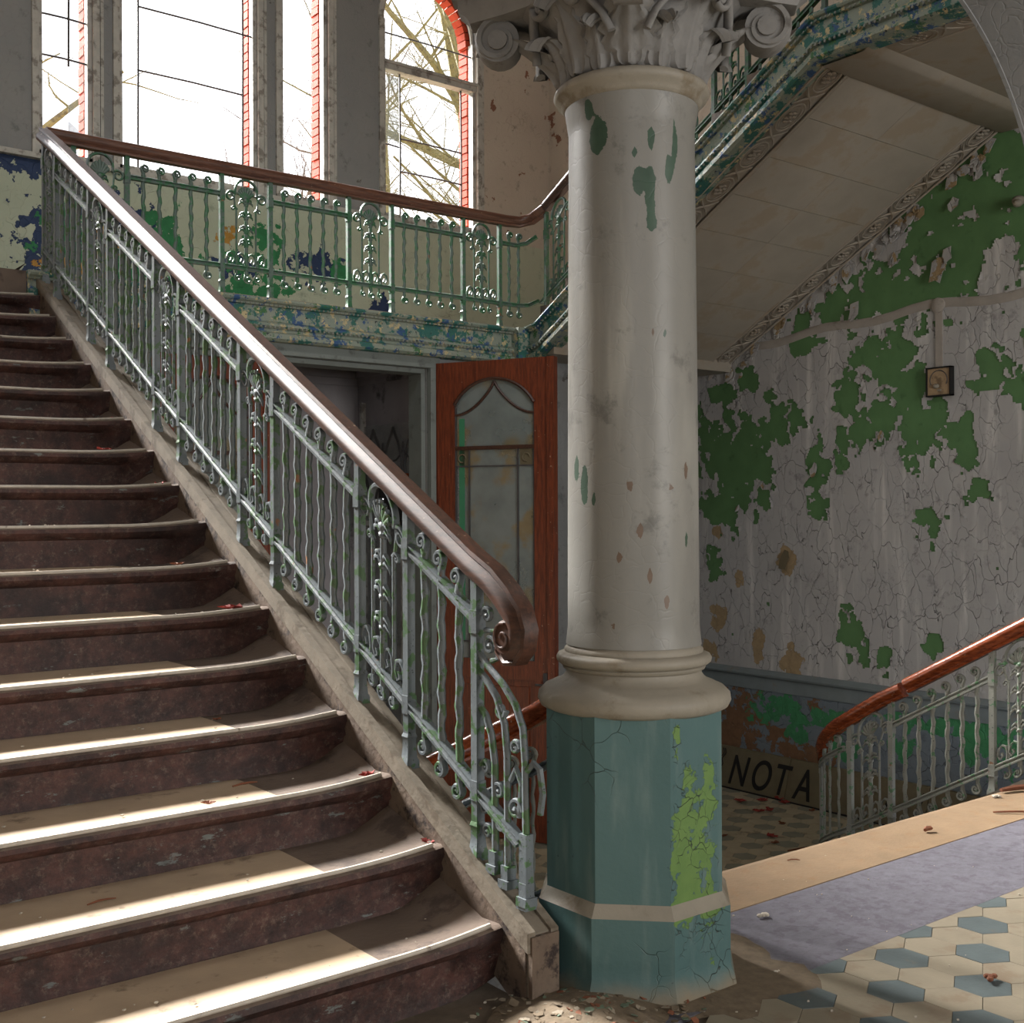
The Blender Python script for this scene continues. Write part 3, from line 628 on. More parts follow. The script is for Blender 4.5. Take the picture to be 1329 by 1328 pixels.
# hanging curls of paint under the soffit
fk = MB()
def soffz(y): return fb(max(y, 4.36))-.29 if y < 6.9 else 2.62
for k in range(95):
    if k < 45: y = random.uniform(4.3, 6.9); z = soffz(y)-random.uniform(.03, .12); s_ = random.uniform(.03, .075)
    else:
        y = random.uniform(4.0, 7.0); z = random.uniform(1.4, 3.1); s_ = random.uniform(.012, .035)
        if not (-.25 < gfield(Vector((0, y, z))) < .05): continue
    n_ = 7; pts = []
    for i in range(n_):
        a = 2*PI*i/n_; r_ = s_*random.uniform(.55, 1.15)
        yy = y+r_*math.cos(a)*.8; zz = z+r_*math.sin(a)*(1.25 if math.sin(a) < 0 else .8); cu = (s_+z-zz)*random.uniform(.15, .35)
        pts.append((XW-.008-cu, yy, zz))
    fk.add(pts+[(XW-.004-(XW-.008-p[0])*.9, p[1], p[2]) for p in pts], [tuple(range(n_)), tuple(range(n_, 2*n_))[::-1]]+[(i, (i+1) % n_, n_+(i+1) % n_, n_+i) for i in range(n_)])
o = fk.obj('paint_flakes', M['paint'], wr, smooth=False); o['kind'] = 'stuff'
for k, (y, z, s_) in enumerate(((4.82, 3.15, .12), (5.2, 3.3, .055), (4.75, 3.25, .07), (5.55, 2.95, .09), (6.25, .97, .085), (5.32, 1.96, .05), (5.95, 1.72, .06), (4.7, 3.62, .07), (4.5, 3.8, .06))):
    q = MB(); n_ = 9; pts = []
    for i in range(n_):
        a = 2*PI*i/n_; r_ = s_*random.uniform(.6, 1.15); yy = y+r_*math.cos(a)*.6; zz = z+r_*math.sin(a); pts.append((XW-.015-(z+s_-zz)*.25, yy, zz))
    q.add(pts+[(p[0]+.004, p[1], p[2]) for p in pts], [tuple(range(n_)), tuple(range(n_, 2*n_))[::-1]]+[(i, (i+1) % n_, n_+(i+1) % n_, n_+i) for i in range(n_)])
    q.obj('hanging_paint_flake', M['board'] if 4 == k else M['paint'], wr, smooth=False)

# soffit of the upper flight ---------------------------------------------------------
yt, yb_ = 4.36, 6.86; zt, zb2 = fb(yt)-.29, fb(yb_)-.29
SD = Vector((0, yt-yb_, zt-zb2)); SLn = SD.length; SD.normalize(); SN = Vector((1, 0, 0)).cross(SD); SN = SN if SN.z < 0 else -SN
m = MB()
m.add([(XC+.02, yb_, zb2+.02), (XW, yb_, zb2+.02), (XW, yt, zt+.02), (XC+.02, yt, zt+.02), (XC+.02, yb_, zb2+.25), (XW, yb_, zb2+.25), (XW, yt, zt+.29), (XC+.02, yt, zt+.29)], [(0,3,2,1),(4,5,6,7),(0,1,5,4),(1,2,6,5),(2,3,7,6),(3,0,4,7)])
m.box((XC+.02, -1.2, ZU-.27), (XW, yt, ZU)); m.box((XC+.02, yb_-.02, 2.60), (XW, YD+.1, ZL))
uf = struct('ceiling_soffit', m, M['soffit'], smooth=False)
W0, W1 = XC+.05, XW
fr = lambda x, s, d=0: Vector((x, yb_, zb2))+SD*s+SN*d
bw = .24; npan = 8
for i in range(npan):
    a, b = SLn*i/npan+.002, SLn*(i+1)/npan-.002; x0, x1 = W0+bw+.01, W1-bw-.01
    for xa, xb in ((x0, (x0+x1)/2-.001), ((x0+x1)/2+.001, x1)):
        q = [fr(xa, a, -.01), fr(xb, a, -.01), fr(xb, b, -.01), fr(xa, b, -.01)]; q2 = [fr(xa, a, .004+random.uniform(0, .0015)), fr(xb, a, .004), fr(xb, b, .004+random.uniform(0, .0015)), fr(xa, b, .004)]
        MB().add(q+q2, [(0,1,2,3),(7,6,5,4),(0,4,5,1),(1,5,6,2),(2,6,7,3),(3,7,4,0)]).obj('soffit_panel', M['soffit'], uf, smooth=False)
m = MB()
for xx in (W0+.01, W0+bw, W1-bw, W1-.02):
    m.tube([fr(xx, 0, .004), fr(xx, SLn, .004)], .009, 6); 
    if xx in (W0+bw, W1-bw): m.tube([fr(xx+(.02 if xx < 6.5 else -.02), 0, .004), fr(xx+(.02 if xx < 6.5 else -.02), SLn, .004)], .005, 6)
m.obj('border_moulding', M['soffit'], uf)
# ornament: ellipse with rosette, cross between
def ornament():
    m = MB(); f = lambda u, v, d=.004: Vector((0, 0, 0))+Vector((1, 0, 0))*u+SD*v+SN*d
    m.tube([f(.078*math.cos(a), .115*math.sin(a)) for a in [2*PI*k/24 for k in range(25)]], .006, 5, cap=False)
    m.tube([f(.058*math.cos(a), .09*math.sin(a)) for a in [2*PI*k/20 for k in range(21)]], .003, 5, cap=False)
    for k in range(6):
        a = k*PI/3+.3; c = f(.028*math.cos(a), .04*math.sin(a), .004); m.ball(c, .017, 6, 4, (1, 1, .6))
    m.ball(f(0, 0, .004), .012, 6, 4)
    for sx in (-1, 1):
        m.tube([f(sx*.085, .10, .004), f(sx*.03, .15, .004), f(-sx*.03, .185, .004), f(-sx*.085, .235, .004)], [.004, .009, .009, .004], 5)
    return m.mesh('rosette_ornament', M['soffit'])
orn = ornament()
for xx in (W0+.005+bw/2, W1-.01-bw/2):
    for k in range(9): 
        link('rosette_ornament', orn, uf, fr(xx, .14+k*.335-.02))
# transverse beam where the flight meets the flat soffit, and the border on the flat
m = MB(); pr = [(4.42, .02), (4.38, -.02), (4.34, -.035), (4.08, -.035), (4.05, -.03), (4.02, -.01), (3.99, .005)]
m.add([(XC+.03, a, zt+.02+b) for a, b in pr]+[(XW, a, zt+.02+b) for a, b in pr], [(i, i+1, i+8, i+7) for i in range(6)]); m.obj('soffit_beam', M['soffit'], uf, angle=30)
m = MB()
for xx in (W0+.01, W0+bw): m.tube([(xx, 3.98, zt+.018), (xx, 1.5, zt+.018)], .009, 6)
m.obj('border_moulding', M['soffit'], uf)
flat = MB(); flat.v = [Vector((v.co.x, (v.co.y**2+0)**.5*(1 if v.co.y > 0 else -1)*1.15, 0)) for v in orn.vertices]; flat.f = [list(p.vertices) for p in orn.polygons]
for i, v in enumerate(orn.vertices): flat.v[i].z = -abs(SN.dot(v.co))
fm = flat.mesh('rosette_ornament', M['soffit'])
for k in range(4): link('rosette_ornament', fm, uf, (W0+.005+bw/2, 3.8-.36*k, zt+.022))
# treads of the upper flight (seen only from above) and of the ceiling, shell of the hall
m = MB()
for k in range(9):
    z0 = ZL+k*(ZU-ZL)/9; m.box((XC+.06, 7.05-(k+1)*.299, z0-.05), (XW, 7.05-k*.299, z0+(ZU-ZL)/9))
m.obj('upper_steps', M['tread'], uf, smooth=False)
struct('ceiling', MB().box((-4.5, -5, 7.2), (XW+.2, YW+.6, 7.4)), M['cream_wall'], smooth=False)
struct('wall_left', MB().box((-4.6, -5, ZB), (-4.4, YW+.6, 7.2)), M['cream_wall'], smooth=False)
struct('wall_front', MB().box((-4.6, -5.2, ZB), (XW+.2, -5, 7.2)), M['cream_wall'], smooth=False)
# big arch springing from the column to the right
AX, AZ, AR = 4.05, 2.45, 1.262; ya, yb2 = 2.40, 2.75
m = MB(); n = 40; a0 = math.acos((2.72-AX)/AR) if abs((2.72-AX)/AR) < 1 else PI; a0 = PI-math.asin((3.04-AZ)/AR)
vs = []
for yy in (ya, yb2):
    for i in range(n+1):
        a = a0*(1-i/n); vs.append((AX+AR*math.cos(a), yy, AZ+AR*math.sin(a)))
    for i in range(n+1):
        a = a0*(1-i/n); vs.append((2.1+(6.2-2.1)*(i/n), yy, 7.2))
k = 2*(n+1); fs = []
for i in range(n): fs += [(i, i+1, n+2+i, n+1+i), (k+i+1, k+i, k+n+1+i, k+n+2+i), (i, k+i, k+i+1, i+1)]
m.add(vs, fs); m.box((AX+AR, ya, .0), (6.2, yb2, AZ)).box((2.1, ya, 3.04), (AX+AR*math.cos(a0), yb2, 3.3))
m.tube([(AX+(AR+.012)*math.cos(a0*i/n), yb2, AZ+(AR+.012)*math.sin(a0*i/n)) for i in range(n+1)], .018, 6)
struct('wall_arcade', m, M['pier'], angle=30)

# ------------------------------------------------------------------ column
col = empty('column', 'thick peeling cream column on a teal octagonal pedestal with leafy capital', 'column', loc=(COLX, COLY, 0))
def octa(r): return [(r/math.cos(PI/8)*math.cos(PI/8+k*PI/4), r/math.cos(PI/8)*math.sin(PI/8+k*PI/4)) for k in range(8)]
def octmesh(prof):
    m = MB(); vs = []
    for r, z in prof: vs += [(x, y, z) for x, y in octa(r)]
    n = len(prof); fs = [(i*8+k, i*8+(k+1) % 8, (i+1)*8+(k+1) % 8, (i+1)*8+k) for i in range(n-1) for k in range(8)]
    return m.add(vs, fs+[tuple(range(8))[::-1], tuple(range((n-1)*8, n*8))])
def cobj(m, name, mat, **k):
    o = m.obj(name, mat, col, **k); return o
TL = NT('teal_pedestal_paint'); t = TL
nn = t.noise(2.2, 5); c = t.mix(nn, srgb(56, 84, 84), srgb(76, 103, 103)); c = t.mix(t.ss(t.noise(5, 4, vec=t.map((3, 3, .5))), .5, .75, 0, .5), c, srgb(104, 120, 118))
v = t.vor(9, warp=.2, wscale=4); reg = t.ss(t.noise(2.3, 2), .5, .6); line = t.math('MULTIPLY', t.ss(v, .012, 0), reg)
f = t.ss(t.math('ADD', t.math('MINIMUM', t.attr('loss'), .5), t.math('MULTIPLY', t.math('SUBTRACT', t.noise(13, 6, .65), .55), 3.4)), .1, .14)
v2 = t.vor(22, warp=.08, wscale=12); l2 = t.math('MULTIPLY', t.ss(v2, .03, 0), t.math('MULTIPLY', t.ss(t.attr('loss'), -.3, .1), t.ss(t.noise(8, 3), .42, .55)))
c = t.mix(f, c, t.mix(t.noise(20, 4), srgb(74, 104, 54), srgb(100, 128, 68))); c = t.mix(t.math('MAXIMUM', line, l2), c, srgb(44, 52, 48))
c = t.mix(t.ss(t.noise(26, 4), .70, .74), c, srgb(44, 66, 72))
sx = t.n.new('ShaderNodeSeparateXYZ'); t.L(t.co, sx.inputs[0]); low = t.ss(t.math('ADD', sx.outputs[2], t.math('MULTIPLY', t.noise(7, 5), .1)), .12, .04, 0, .8)
c = t.mix(low, c, srgb(124, 108, 86))
M['teal'] = t.done(c, .5, t.bump(t.math('SUBTRACT', t.math('MULTIPLY', t.noise(40, 5), .3), t.math('ADD', t.math('MULTIPLY', f, .8), t.math('ADD', line, l2))), .6, .008), .4)
def octfine(prof, name):
    # subdivided octagon carrying the paint-loss field on its right-hand face
    m = MB(); nx = 14; rows = []
    for (r0, z0), (r1, z1) in zip(prof[:-1], prof[1:]):
        k = max(1, int(abs(z1-z0)/.03))
        for i in range(k): rows.append((r0+(r1-r0)*i/k, z0+(z1-z0)*i/k))
    rows.append(prof[-1]); vs = []; loss = []
    for r, z in rows:
        oc = octa(r)
        for s_ in range(8):
            a, b = oc[s_], oc[(s_+1) % 8]
            for i in range(nx):
                f_ = i/nx; x = a[0]+(b[0]-a[0])*f_; y = a[1]+(b[1]-a[1])*f_; vs.append((x, y, z))
                # south face is the right-hand one in view: s_=5 ends at south
                if s_ == 5: q = bfield([(.5, .52, .55, .10), (.3, .4, .3, .16), (.62, .36, .34, .22), (.25, .27, .25, .1), (.75, .6, .16, .08), (.12, .72, .08, .06), (.3, .62, .1, .05), (.1, .33, .12, .2)], f_, z)
                else: q = -1.4
                loss.append(q)
    N_ = 8*nx; n = len(rows)
    fs = [(i*N_+k, i*N_+(k+1) % N_, (i+1)*N_+(k+1) % N_, (i+1)*N_+k) for i in range(n-1) for k in range(N_)]+[tuple(range(N_))[::-1], tuple(range((n-1)*N_, n*N_))]
    m.add(vs, fs); me = m.mesh(name, M['teal'], angle=25, fix=False); at = me.attributes.new('loss', 'FLOAT', 'POINT'); at.data.foreach_set('value', loss)
    return link(name, me, col)
octfine([(.300, -.005), (.292, .03), (.281, .06), (.281, .232)], 'plinth')
cobj(octmesh([(.281, .232), (.272, .243), (.262, .262), (.2575, .268)]), 'plinth_bevel', M['stone_base'], angle=20)
octfine([(.2575, .268), (.2575, .80)], 'pedestal')
cobj(MB().lathe([(.2, .785), (.262, .79), (.284, .800), (.293, .818), (.290, .838), (.272, .856), (.258, .860), (.250, .866), (.228, .874), (.214, .884), (.206, .896), (.205, .905), (.215, .910), (.218, .917), (.215, .921), (.225, .924), (.234, .932), (.236, .942), (.231, .952), (.218, .958), (.210, .960), (.211, .968), (.204, .976), (.2, .985)], n=72), 'base_moulding', M['stone_base'], angle=60)
# shaft with its own paint-loss field
vs = []; N_ = 96; rows = 90; l1 = []; l2 = []
va = math.atan2(-COLY, -COLX)   # direction of the viewer
SB = [(-.52, 2.49, .16, .055), (-.68, 2.56, .08, .03), (.30, 2.46, .06, .04), (.12, 2.34, .1, .05), (.28, 2.30, .09, .08), (.72, 2.46, .05, .07), (.60, 2.38, .07, .05), (.3, 2.22, .08, .03), (.05, 2.42, .05, .02), (-.8, 1.46, .08, .06), (-1.0, 1.5, .08, .05), (-.62, 1.42, .04, .02), (.5, 1.9, .03, .015), (.9, 1.3, .05, .03)]
SBn = [(.1, 1.33, .05, .03), (.25, 1.2, .04, .03), (-.2, 1.25, .05, .02), (.5, 1.12, .05, .02), (-.05, 1.45, .04, .03), (.9, 1.5, .05, .03), (.6, 1.45, .03, .02), (.3, 1.9, .03, .02), (-.3, 1.05, .04, .015)]
for j in range(rows+1):
    z = .982+(2.60-.982)*j/rows; r = .2-.0095*(j/rows)**1.3
    if j > rows-4: r += .003*(j-rows+4)
    if j < 3: r += .002*(3-j)
    for k in range(N_):
        a = 2*PI*k/N_; vs.append((r*math.cos(a), r*math.sin(a), z)); d = ((a-va+PI) % (2*PI))-PI
        l1.append(bfield(SB, d, z)); l2.append(bfield(SBn, d, z))
fs = [(i*N_+k, i*N_+(k+1) % N_, (i+1)*N_+(k+1) % N_, (i+1)*N_+k) for i in range(rows) for k in range(N_)]
M['shaft'] = peel('scratched_cream_shaft', (106, 105, 101), (126, 124, 118), [('green', 14, .7, (54, 74, 60)), ('brown', 18, .8, (96, 80, 68))], 13, .78, .42, True, .008, .35, .12)
mm = MB().add(vs, fs).mesh('shaft', M['shaft'], fix=False)
for k, vv in (('green', l1), ('brown', l2)): at = mm.attributes.new(k, 'FLOAT', 'POINT'); at.data.foreach_set('value', vv)
link('shaft', mm, col)
cobj(MB().lathe([(.18, 2.598), (.203, 2.60), (.212, 2.612), (.216, 2.622), (.230, 2.630), (.237, 2.643), (.232, 2.656), (.218, 2.664), (.19, 2.668)], n=64), 'astragal', M['stone_base'], angle=60)
bell = cobj(MB().lathe([(.18, 2.655), (.205, 2.665), (.212, 2.70), (.222, 2.74), (.24, 2.79), (.27, 2.83), (.31, 2.87), (.33, 2.885)], n=48), 'capital_bell', M['capital'], angle=60)
def acanthus(h, wd, r0, out, z0, lobes=5, curl=.05):
    """leaf in local frame: x outwards, y across, z up; serrated lobes, raised midrib, tip curling over"""
    m = MB(); nt, nw = 26, 13; vs = []
    for i in range(nt+1):
        t_ = i/nt
        env = wd*(.42+.62*math.sin(PI*min(1, t_*1.02)**.75))*(1-.15*t_) if t_ < .97 else wd*.12
        ser = 1-.34*abs(math.sin(PI*lobes*t_))**.6*(t_ > .05) if True else 1
        ser = .66+.34*(1-((lobes*t_) % 1))**.7*1.0 if t_ < .93 else .6
        hw = env*ser
        if t_ < .72: x = r0+out*.45*(t_/.72)**1.7; z = z0+h*t_/.72*.94
        else:
            a = (t_-.72)/.28*PI*.95; x = r0+out*.45+curl*(1-math.cos(a))*.7+out*.25*math.sin(a/2); z = z0+h*.94+curl*.75*math.sin(a)-.02*(t_-.72)/.28
        for j in range(nw+1):
            u = (j/nw*2-1); rib = .012*(1-abs(u))**2+.0065*math.cos(u*PI*3.5)-.022*u*u
            drop = -.10*h*abs(u)*((lobes*t_) % 1)
            vs.append((x+rib, u*hw, z+drop*.5))
    k = nw+1; fs = [(i*k+j, i*k+j+1, (i+1)*k+j+1, (i+1)*k+j) for i in range(nt) for j in range(nw)]
    n0 = len(vs); vs += [(x-.010, y*.97, z-.002) for x, y, z in vs]
    fs += [tuple(n0+q for q in f[::-1]) for f in fs]
    rim = [i*k for i in range(nt+1)]+[nt*k+j for j in range(1, k)]+[i*k+k-1 for i in range(nt-1, -1, -1)]+[j for j in range(k-2, 0, -1)]
    fs += [(rim[i], rim[(i+1) % len(rim)], n0+rim[(i+1) % len(rim)], n0+rim[i]) for i in range(len(rim))]
    return m.add(vs, fs).mesh('acanthus_leaf', M['capital'], angle=50)
la = acanthus(.12, .085, .212, .09, 2.662, 3.5, .036); lb = acanthus(.185, .105, .216, .13, 2.668, 4.5, .045); lc = acanthus(.150, .098, .214, .27, 2.668, 4.5, .045)
for k in range(8): link('acanthus_leaf', la, bell, None, (0, 0, PI/8+k*PI/4))
for k in range(8): link('acanthus_leaf', lc if k % 2 else lb, bell, None, (0, 0, k*PI/4))
def spiral(m, c, ux, uz, n_, r0, r1, turns, start, rad0, rad1, flat=1., nseg=40, lead=None, up=None):
    pts = []; rd = []
    if lead:
        for q in lead: pts.append(Vector(q)); rd.append(rad0)
    for i in range(nseg+1):
        f_ = i/nseg; a = start+n_*2*PI*turns*f_; r = r0+(r1-r0)*f_**.8
        pts.append(Vector(c)+Vector(ux)*r*math.cos(a)+Vector(uz)*r*math.sin(a)); rd.append(rad0+(rad1-rad0)*f_)
    m.tube(pts, rd, 8, up=up, flat=flat)
# volutes: at the four corners, scroll rolling outwards and down, thick roll across
m = MB(); X_ = (1, 0, 0); Z_ = (0, 0, 1)
lead = [(.20, 0, 2.80), (.26, 0, 2.86), (.32, 0, 2.892), (.37, 0, 2.897)]
spiral(m, (.405, 0, 2.827), X_, Z_, -1, .072, .014, 1.75, PI*.62, .019, .013, 3.0, 56, lead, (0, 1, 0))
m.tube([(.405, -.048, 2.827), (.405, -.05, 2.827), (.405, .05, 2.827), (.405, .048, 2.827)], [.022, .030, .030, .022], 14)
m.tube([(.405, -.040, 2.827), (.405, .040, 2.827)], [.066, .066], 20)
vol = m.mesh('volute', M['capital'], angle=60)
m = MB()
for i in range(8): m.ball((.215+.010*i, (.02 if i % 2 else -.02), 2.735+.007*i), .016, 6, 4)
for k in range(4): link('volute', vol, bell, None, (0, 0, PI/4+k*PI/2))
m = MB(); Y_ = (0, 1, 0)
for sg in (-1, 1):
    spiral(m, (.30, .068*sg, 2.862), (0, sg, 0), Z_, -1 if sg > 0 else -1, .034, .006, 1.5, PI*.1, .010, .006, 1.6, 34, [(.235, .165*sg, 2.74), (.255, .15*sg, 2.79), (.28, .125*sg, 2.83)], (1, 0, 0))
hel = m.mesh('helix_pair', M['capital'], angle=60)
for k in range(4): link('helix_pair', hel, bell, None, (0, 0, k*PI/2))
def abac(sc, z0, z1):
    pts = []
    for k in range(4):
        a0 = PI/4+k*PI/2; c0 = Vector((math.cos(a0), math.sin(a0)))*.53*sc; c1 = Vector((math.cos(a0+PI/2), math.sin(a0+PI/2)))*.53*sc
        tg = Vector((-math.sin(a0), math.cos(a0)))*.035; c0 = c0+tg; c1 = c1-Vector((-math.sin(a0+PI/2), math.cos(a0+PI/2)))*.035; mid = (c0+c1)/2; inw = -mid.normalized()*.075
        for i in range(12): t_ = i/11; pts.append(c0.lerp(c1, t_)+inw*math.sin(PI*t_))
    return [(p.x, p.y) for p in pts]
m = MB(); ring = [(.93, 2.885), (.95, 2.905), (1.0, 2.925), (1.0, 2.955), (1.04, 2.965), (1.05, 3.0), (1.05, 3.06)]
vs = []; n = 48
for s_, z in ring: vs += [(x, y, z) for x, y in abac(s_, 0, 0)]
m.add(vs, [(i*n+k, i*n+(k+1) % n, (i+1)*n+(k+1) % n, (i+1)*n+k) for i in range(len(ring)-1) for k in range(n)]+[tuple(range(n))[::-1], tuple(range((len(ring)-1)*n, len(ring)*n))])
cobj(m, 'abacus', M['capital'], angle=35)
m = MB(); m.ball((0, 0, 0), .03, 8, 6)
for k in range(6): m.ball((.0, .035*math.cos(k*PI/3), .035*math.sin(k*PI/3)), .018, 6, 5)
fl_ = m.mesh('abacus_flower', M['capital'])
for k in range(4): link('abacus_flower', fl_, bell, (.325*math.cos(k*PI/2), .325*math.sin(k*PI/2), 2.93), (0, 0, k*PI/2))

# ------------------------------------------------------------------ balustrades
RP = [(-.017, -.012), (-.017, -.003), (-.009, .002), (-.009, .006), (-.017, .011), (-.017, .016), (-.006, .020), (.006, .020), (.017, .016), (.017, .011), (.009, .006), (.009, .002), (.017, -.003), (.017, -.012)]
HP = [(-.026, -.040), (-.030, -.028), (-.022, -.020), (-.028, -.010), (-.038, .002), (-.040, .016), (-.034, .032), (-.020, .043), (0, .047), (.020, .043), (.034, .032), (.040, .016), (.038, .002), (.028, -.010), (.022, -.020), (.030, -.028), (.026, -.040)]
def curl(m, x, z, r, sgn=1, down=False, rad=.0085, stem=None):
    """flat spiral in the local xz plane, fed by a stem"""
    pts = []; rd = []
    if stem:
        for q in stem: pts.append((q[0], 0, q[1])); rd.append(rad)
    for i in range(17):
        f_ = i/16; a = (PI if sgn > 0 else 0)+(-1 if (sgn > 0) != down else 1)*2*PI*1.15*f_; rr_ = r*(1-.72*f_)
        pts.append((x+rr_*math.cos(a), 0, z+rr_*math.sin(a))); rd.append(rad*(1-.25*f_))
    m.tube(pts, rd, 6, up=(0, 1, 0), flat=1.35); m.ball((x, 0, z), r*.34, 6, 4, (1, 1.2, 1))
def baluster_mesh(mat, L_, Mh, wav=.004, seed=0, rad=.0135):
    m = MB(); pts = []; n = 26
    for i in range(n+1):
        z = L_-.045+(Mh+.05-L_+.045)*i/n; pts.append((wav*math.sin(i*1.35+seed)*(1 if 2 < i < n-2 else .2), 0, z))
    m.tube(pts, [rad*(1+.14*math.sin(i*2.1+seed)) for i in range(n+1)], 6, up=(0, 1, 0), flat=.9)
    curl(m, .012, Mh+.072, .026, 1, rad=.0095, stem=[(0, Mh+.03), (-.006, Mh+.05)])
    curl(m, .010, L_-.072, .026, 1, True, .0095, stem=[(0, L_-.03), (-.006, L_-.05)])
    return m.mesh('baluster', mat, angle=60)
def post_mesh(mat, foot, top, L_, Mh, wdt=.017):
    m = MB(); w_ = wdt
    m.box((-w_, -w_, foot+.05), (w_, w_, top)); m.box((-w_*1.25, -w_*1.25, Mh-.04), (w_*1.25, w_*1.25, Mh+.03)); m.box((-w_*1.2, -w_*1.2, L_-.03), (w_*1.2, w_*1.2, L_+.03))
    vs = []; pf = [(1.6, foot-.02), (1.6, foot+.010), (1.3, foot+.018), (1.1, foot+.05), (1.1, foot+.08), (1.3, foot+.088), (1., foot+.10)]
    for s_, z in pf: vs += [(-w_*s_, -w_*s_, z), (w_*s_, -w_*s_, z), (w_*s_, w_*s_, z), (-w_*s_, w_*s_, z)]
    m.add(vs, [(i*4+k, i*4+(k+1) % 4, (i+1)*4+(k+1) % 4, (i+1)*4+k) for i in range(len(pf)-1) for k in range(4)]+[(3, 2, 1, 0)])
    return m.mesh('post', mat, angle=30)
def panel_meshes(mat, L_, Mh, Ht, W, sl):
    """flower panel in the local xz plane (sheared by the slope): arch+scrolls, palmette, leafed stem, side bar, lower scrolls"""
    sh = lambda x, y, z: (x, y, z+sl*x*.85); out = {}
    def fin(m, name): m.v = [Vector(sh(*v)) for v in m.v]; out[name] = m.mesh(name, mat, angle=60)
    ra = min(.075, Ht-Mh-.03); k = W/.31; cz = Ht-ra-.012
    m = MB(); pts = [(ra*1.05*math.cos(a), 0, cz+ra*math.sin(a)) for a in [PI*1.12-PI*1.24*i/18 for i in range(19)]]
    m.tube(pts, .0095, 6, up=(0, 1, 0), flat=1.4)
    for sg in (-1, 1):
        p = []; 
        for i in range(20):
            f_ = i/19; a = (PI/2+.9)*1-2*PI*1.3*f_; r_ = .036*(1-.7*f_); p.append((sg*(ra*1.05+.030*k+r_*math.cos(a)), 0, cz-.045+r_*math.sin(a)))
        m.tube(p, [.0085*(1-.3*i/19) for i in range(20)], 6, up=(0, 1, 0), flat=1.4)
        m.tube([(sg*ra*1.02, 0, cz-.01), (sg*(ra+.01), 0, cz-.05), (sg*.075*k, 0, cz-.11), (sg*.058*k, 0, cz-.13)], .007, 6, up=(0, 1, 0))
        curl(m, sg*.085*k, cz-.125, .017, sg, rad=.006)
    fin(m, 'arch_scroll')
    m = MB()
    for i in range(7):
        a = PI/2+(i-3)*.40; L2 = ra*.86*(1 if i == 3 else .92)
        m.tube([(0, 0, cz-.055), (.4*L2*math.cos(a)*1.25, .006, cz-.045+.45*L2*math.sin(a)*1.15), (L2*math.cos(a), .008, cz-.03+L2*math.sin(a)), (L2*.86*math.cos(a)+.004, .012, cz-.045+L2*.9*math.sin(a))], [.006, .011, .011, .005], 6, up=(0, 1, 0), flat=.8)
    m.ball((0, 0, cz-.06), .020, 8, 5, (1.3, .8, 1)); fin(m, 'palmette')
    m = MB(); m.tube([(0, 0, L_-.04), (0, 0, cz-.05)], [.014, .011], 8, up=(0, 1, 0))
    nl = 4
    for i in range(nl):
        z = L_+.15+(Mh-L_-.20)*i/(nl-1)*1.0
        for sg in (-1, 1):
            for dz, ln in ((0, .046), (.022, .038)):
                m.tube([(0, 0, z+dz), (sg*ln*.5, .003, z+dz+.022), (sg*ln, .004, z+dz+.012), (sg*ln*1.1, .004, z+dz-.004)], [.009, .010, .007, .003], 6, up=(0, 1, 0))
        m.ball((0, 0, z), .018, 8, 5, (1, 1, .7))
    curl(m, .012, L_-.070, .024, 1, True, .009, stem=[(0, L_-.03), (-.008, L_-.05)]); fin(m, 'leafed_stem')
    for sg in (-1, 1):
        m = MB(); m.tube([(sg*.066*k, 0, L_-.04), (sg*.066*k, 0, cz-.12)], .0075, 6, up=(0, 1, 0)); curl(m, sg*.066*k+.01, L_-.065, .019, 1, True, .0075, stem=[(sg*.066*k-.004, L_-.04)])
        fin(m, 'side_bar'); out['side_bar%d' % sg] = out.pop('side_bar')
    m = MB()
    for cxx in (-.105, -.035, .035, .105):
        m.tube([(cxx*k-.024, 0, L_+.012), (cxx*k-.027, 0, L_+.055), (cxx*k-.020, 0, L_+.088), (cxx*k, 0, L_+.100), (cxx*k+.020, 0, L_+.088), (cxx*k+.027, 0, L_+.055), (cxx*k+.012, 0, L_+.030), (cxx*k-.002, 0, L_+.045), (cxx*k+.006, 0, L_+.062)], .0075, 6, up=(0, 1, 0), flat=1.3)
    fin(m, 'lower_scroll'); return out
def balustrade(name, label, group, pos, dirv, sl, posts, panels, bars, L_, Mh, Hb, foot, mat, rail_path, rail_low, rail_mid, hand_path=None, hand_mat=None, hand_scales=None, side=None, wp=.017):
    """pos(s): base point; posts/bars: parameters s; panels: (s0, s1)"""
    B = empty(name, label, 'balustrade', group); rz_ = math.atan2(dirv[1], dirv[0])
    pm = post_mesh(mat, foot, Hb+.01, L_, Mh, wp*.86); bms = [baluster_mesh(mat, L_, Mh, seed=k*1.7) for k in range(3)]
    for s_ in posts: link('post', pm, B, pos(s_), (0, 0, rz_))
    for i, s_ in enumerate(bars): link('baluster', bms[i % 3], B, pos(s_), (0, 0, rz_))
    if panels:
        pmh = panel_meshes(mat, L_, Mh, Hb, abs(panels[0][1]-panels[0][0]), sl)
        for a, b in panels:
            p = pos((a+b)/2); F_ = link('arch_scroll', pmh['arch_scroll'], B, p, (0, 0, rz_))
            for k_ in pmh:
                if k_ == 'arch_scroll': continue
                o = link(k_.rstrip('-1') if k_.startswith('side_bar') else k_, pmh[k_], F_)
    for pth, nm in ((rail_low, 'lower_rail'), (rail_mid, 'upper_rail')):
        if pth:
            segs = pth if isinstance(pth[0], list) else [pth]
            for sg in segs: MB().sweep(sg, RP).obj(nm, mat, B, angle=25)
    if hand_path:
        h_ = MB().sweep(hand_path, HP, scales=hand_scales, side=side).obj('handrail', hand_mat, B, angle=50)
    return B
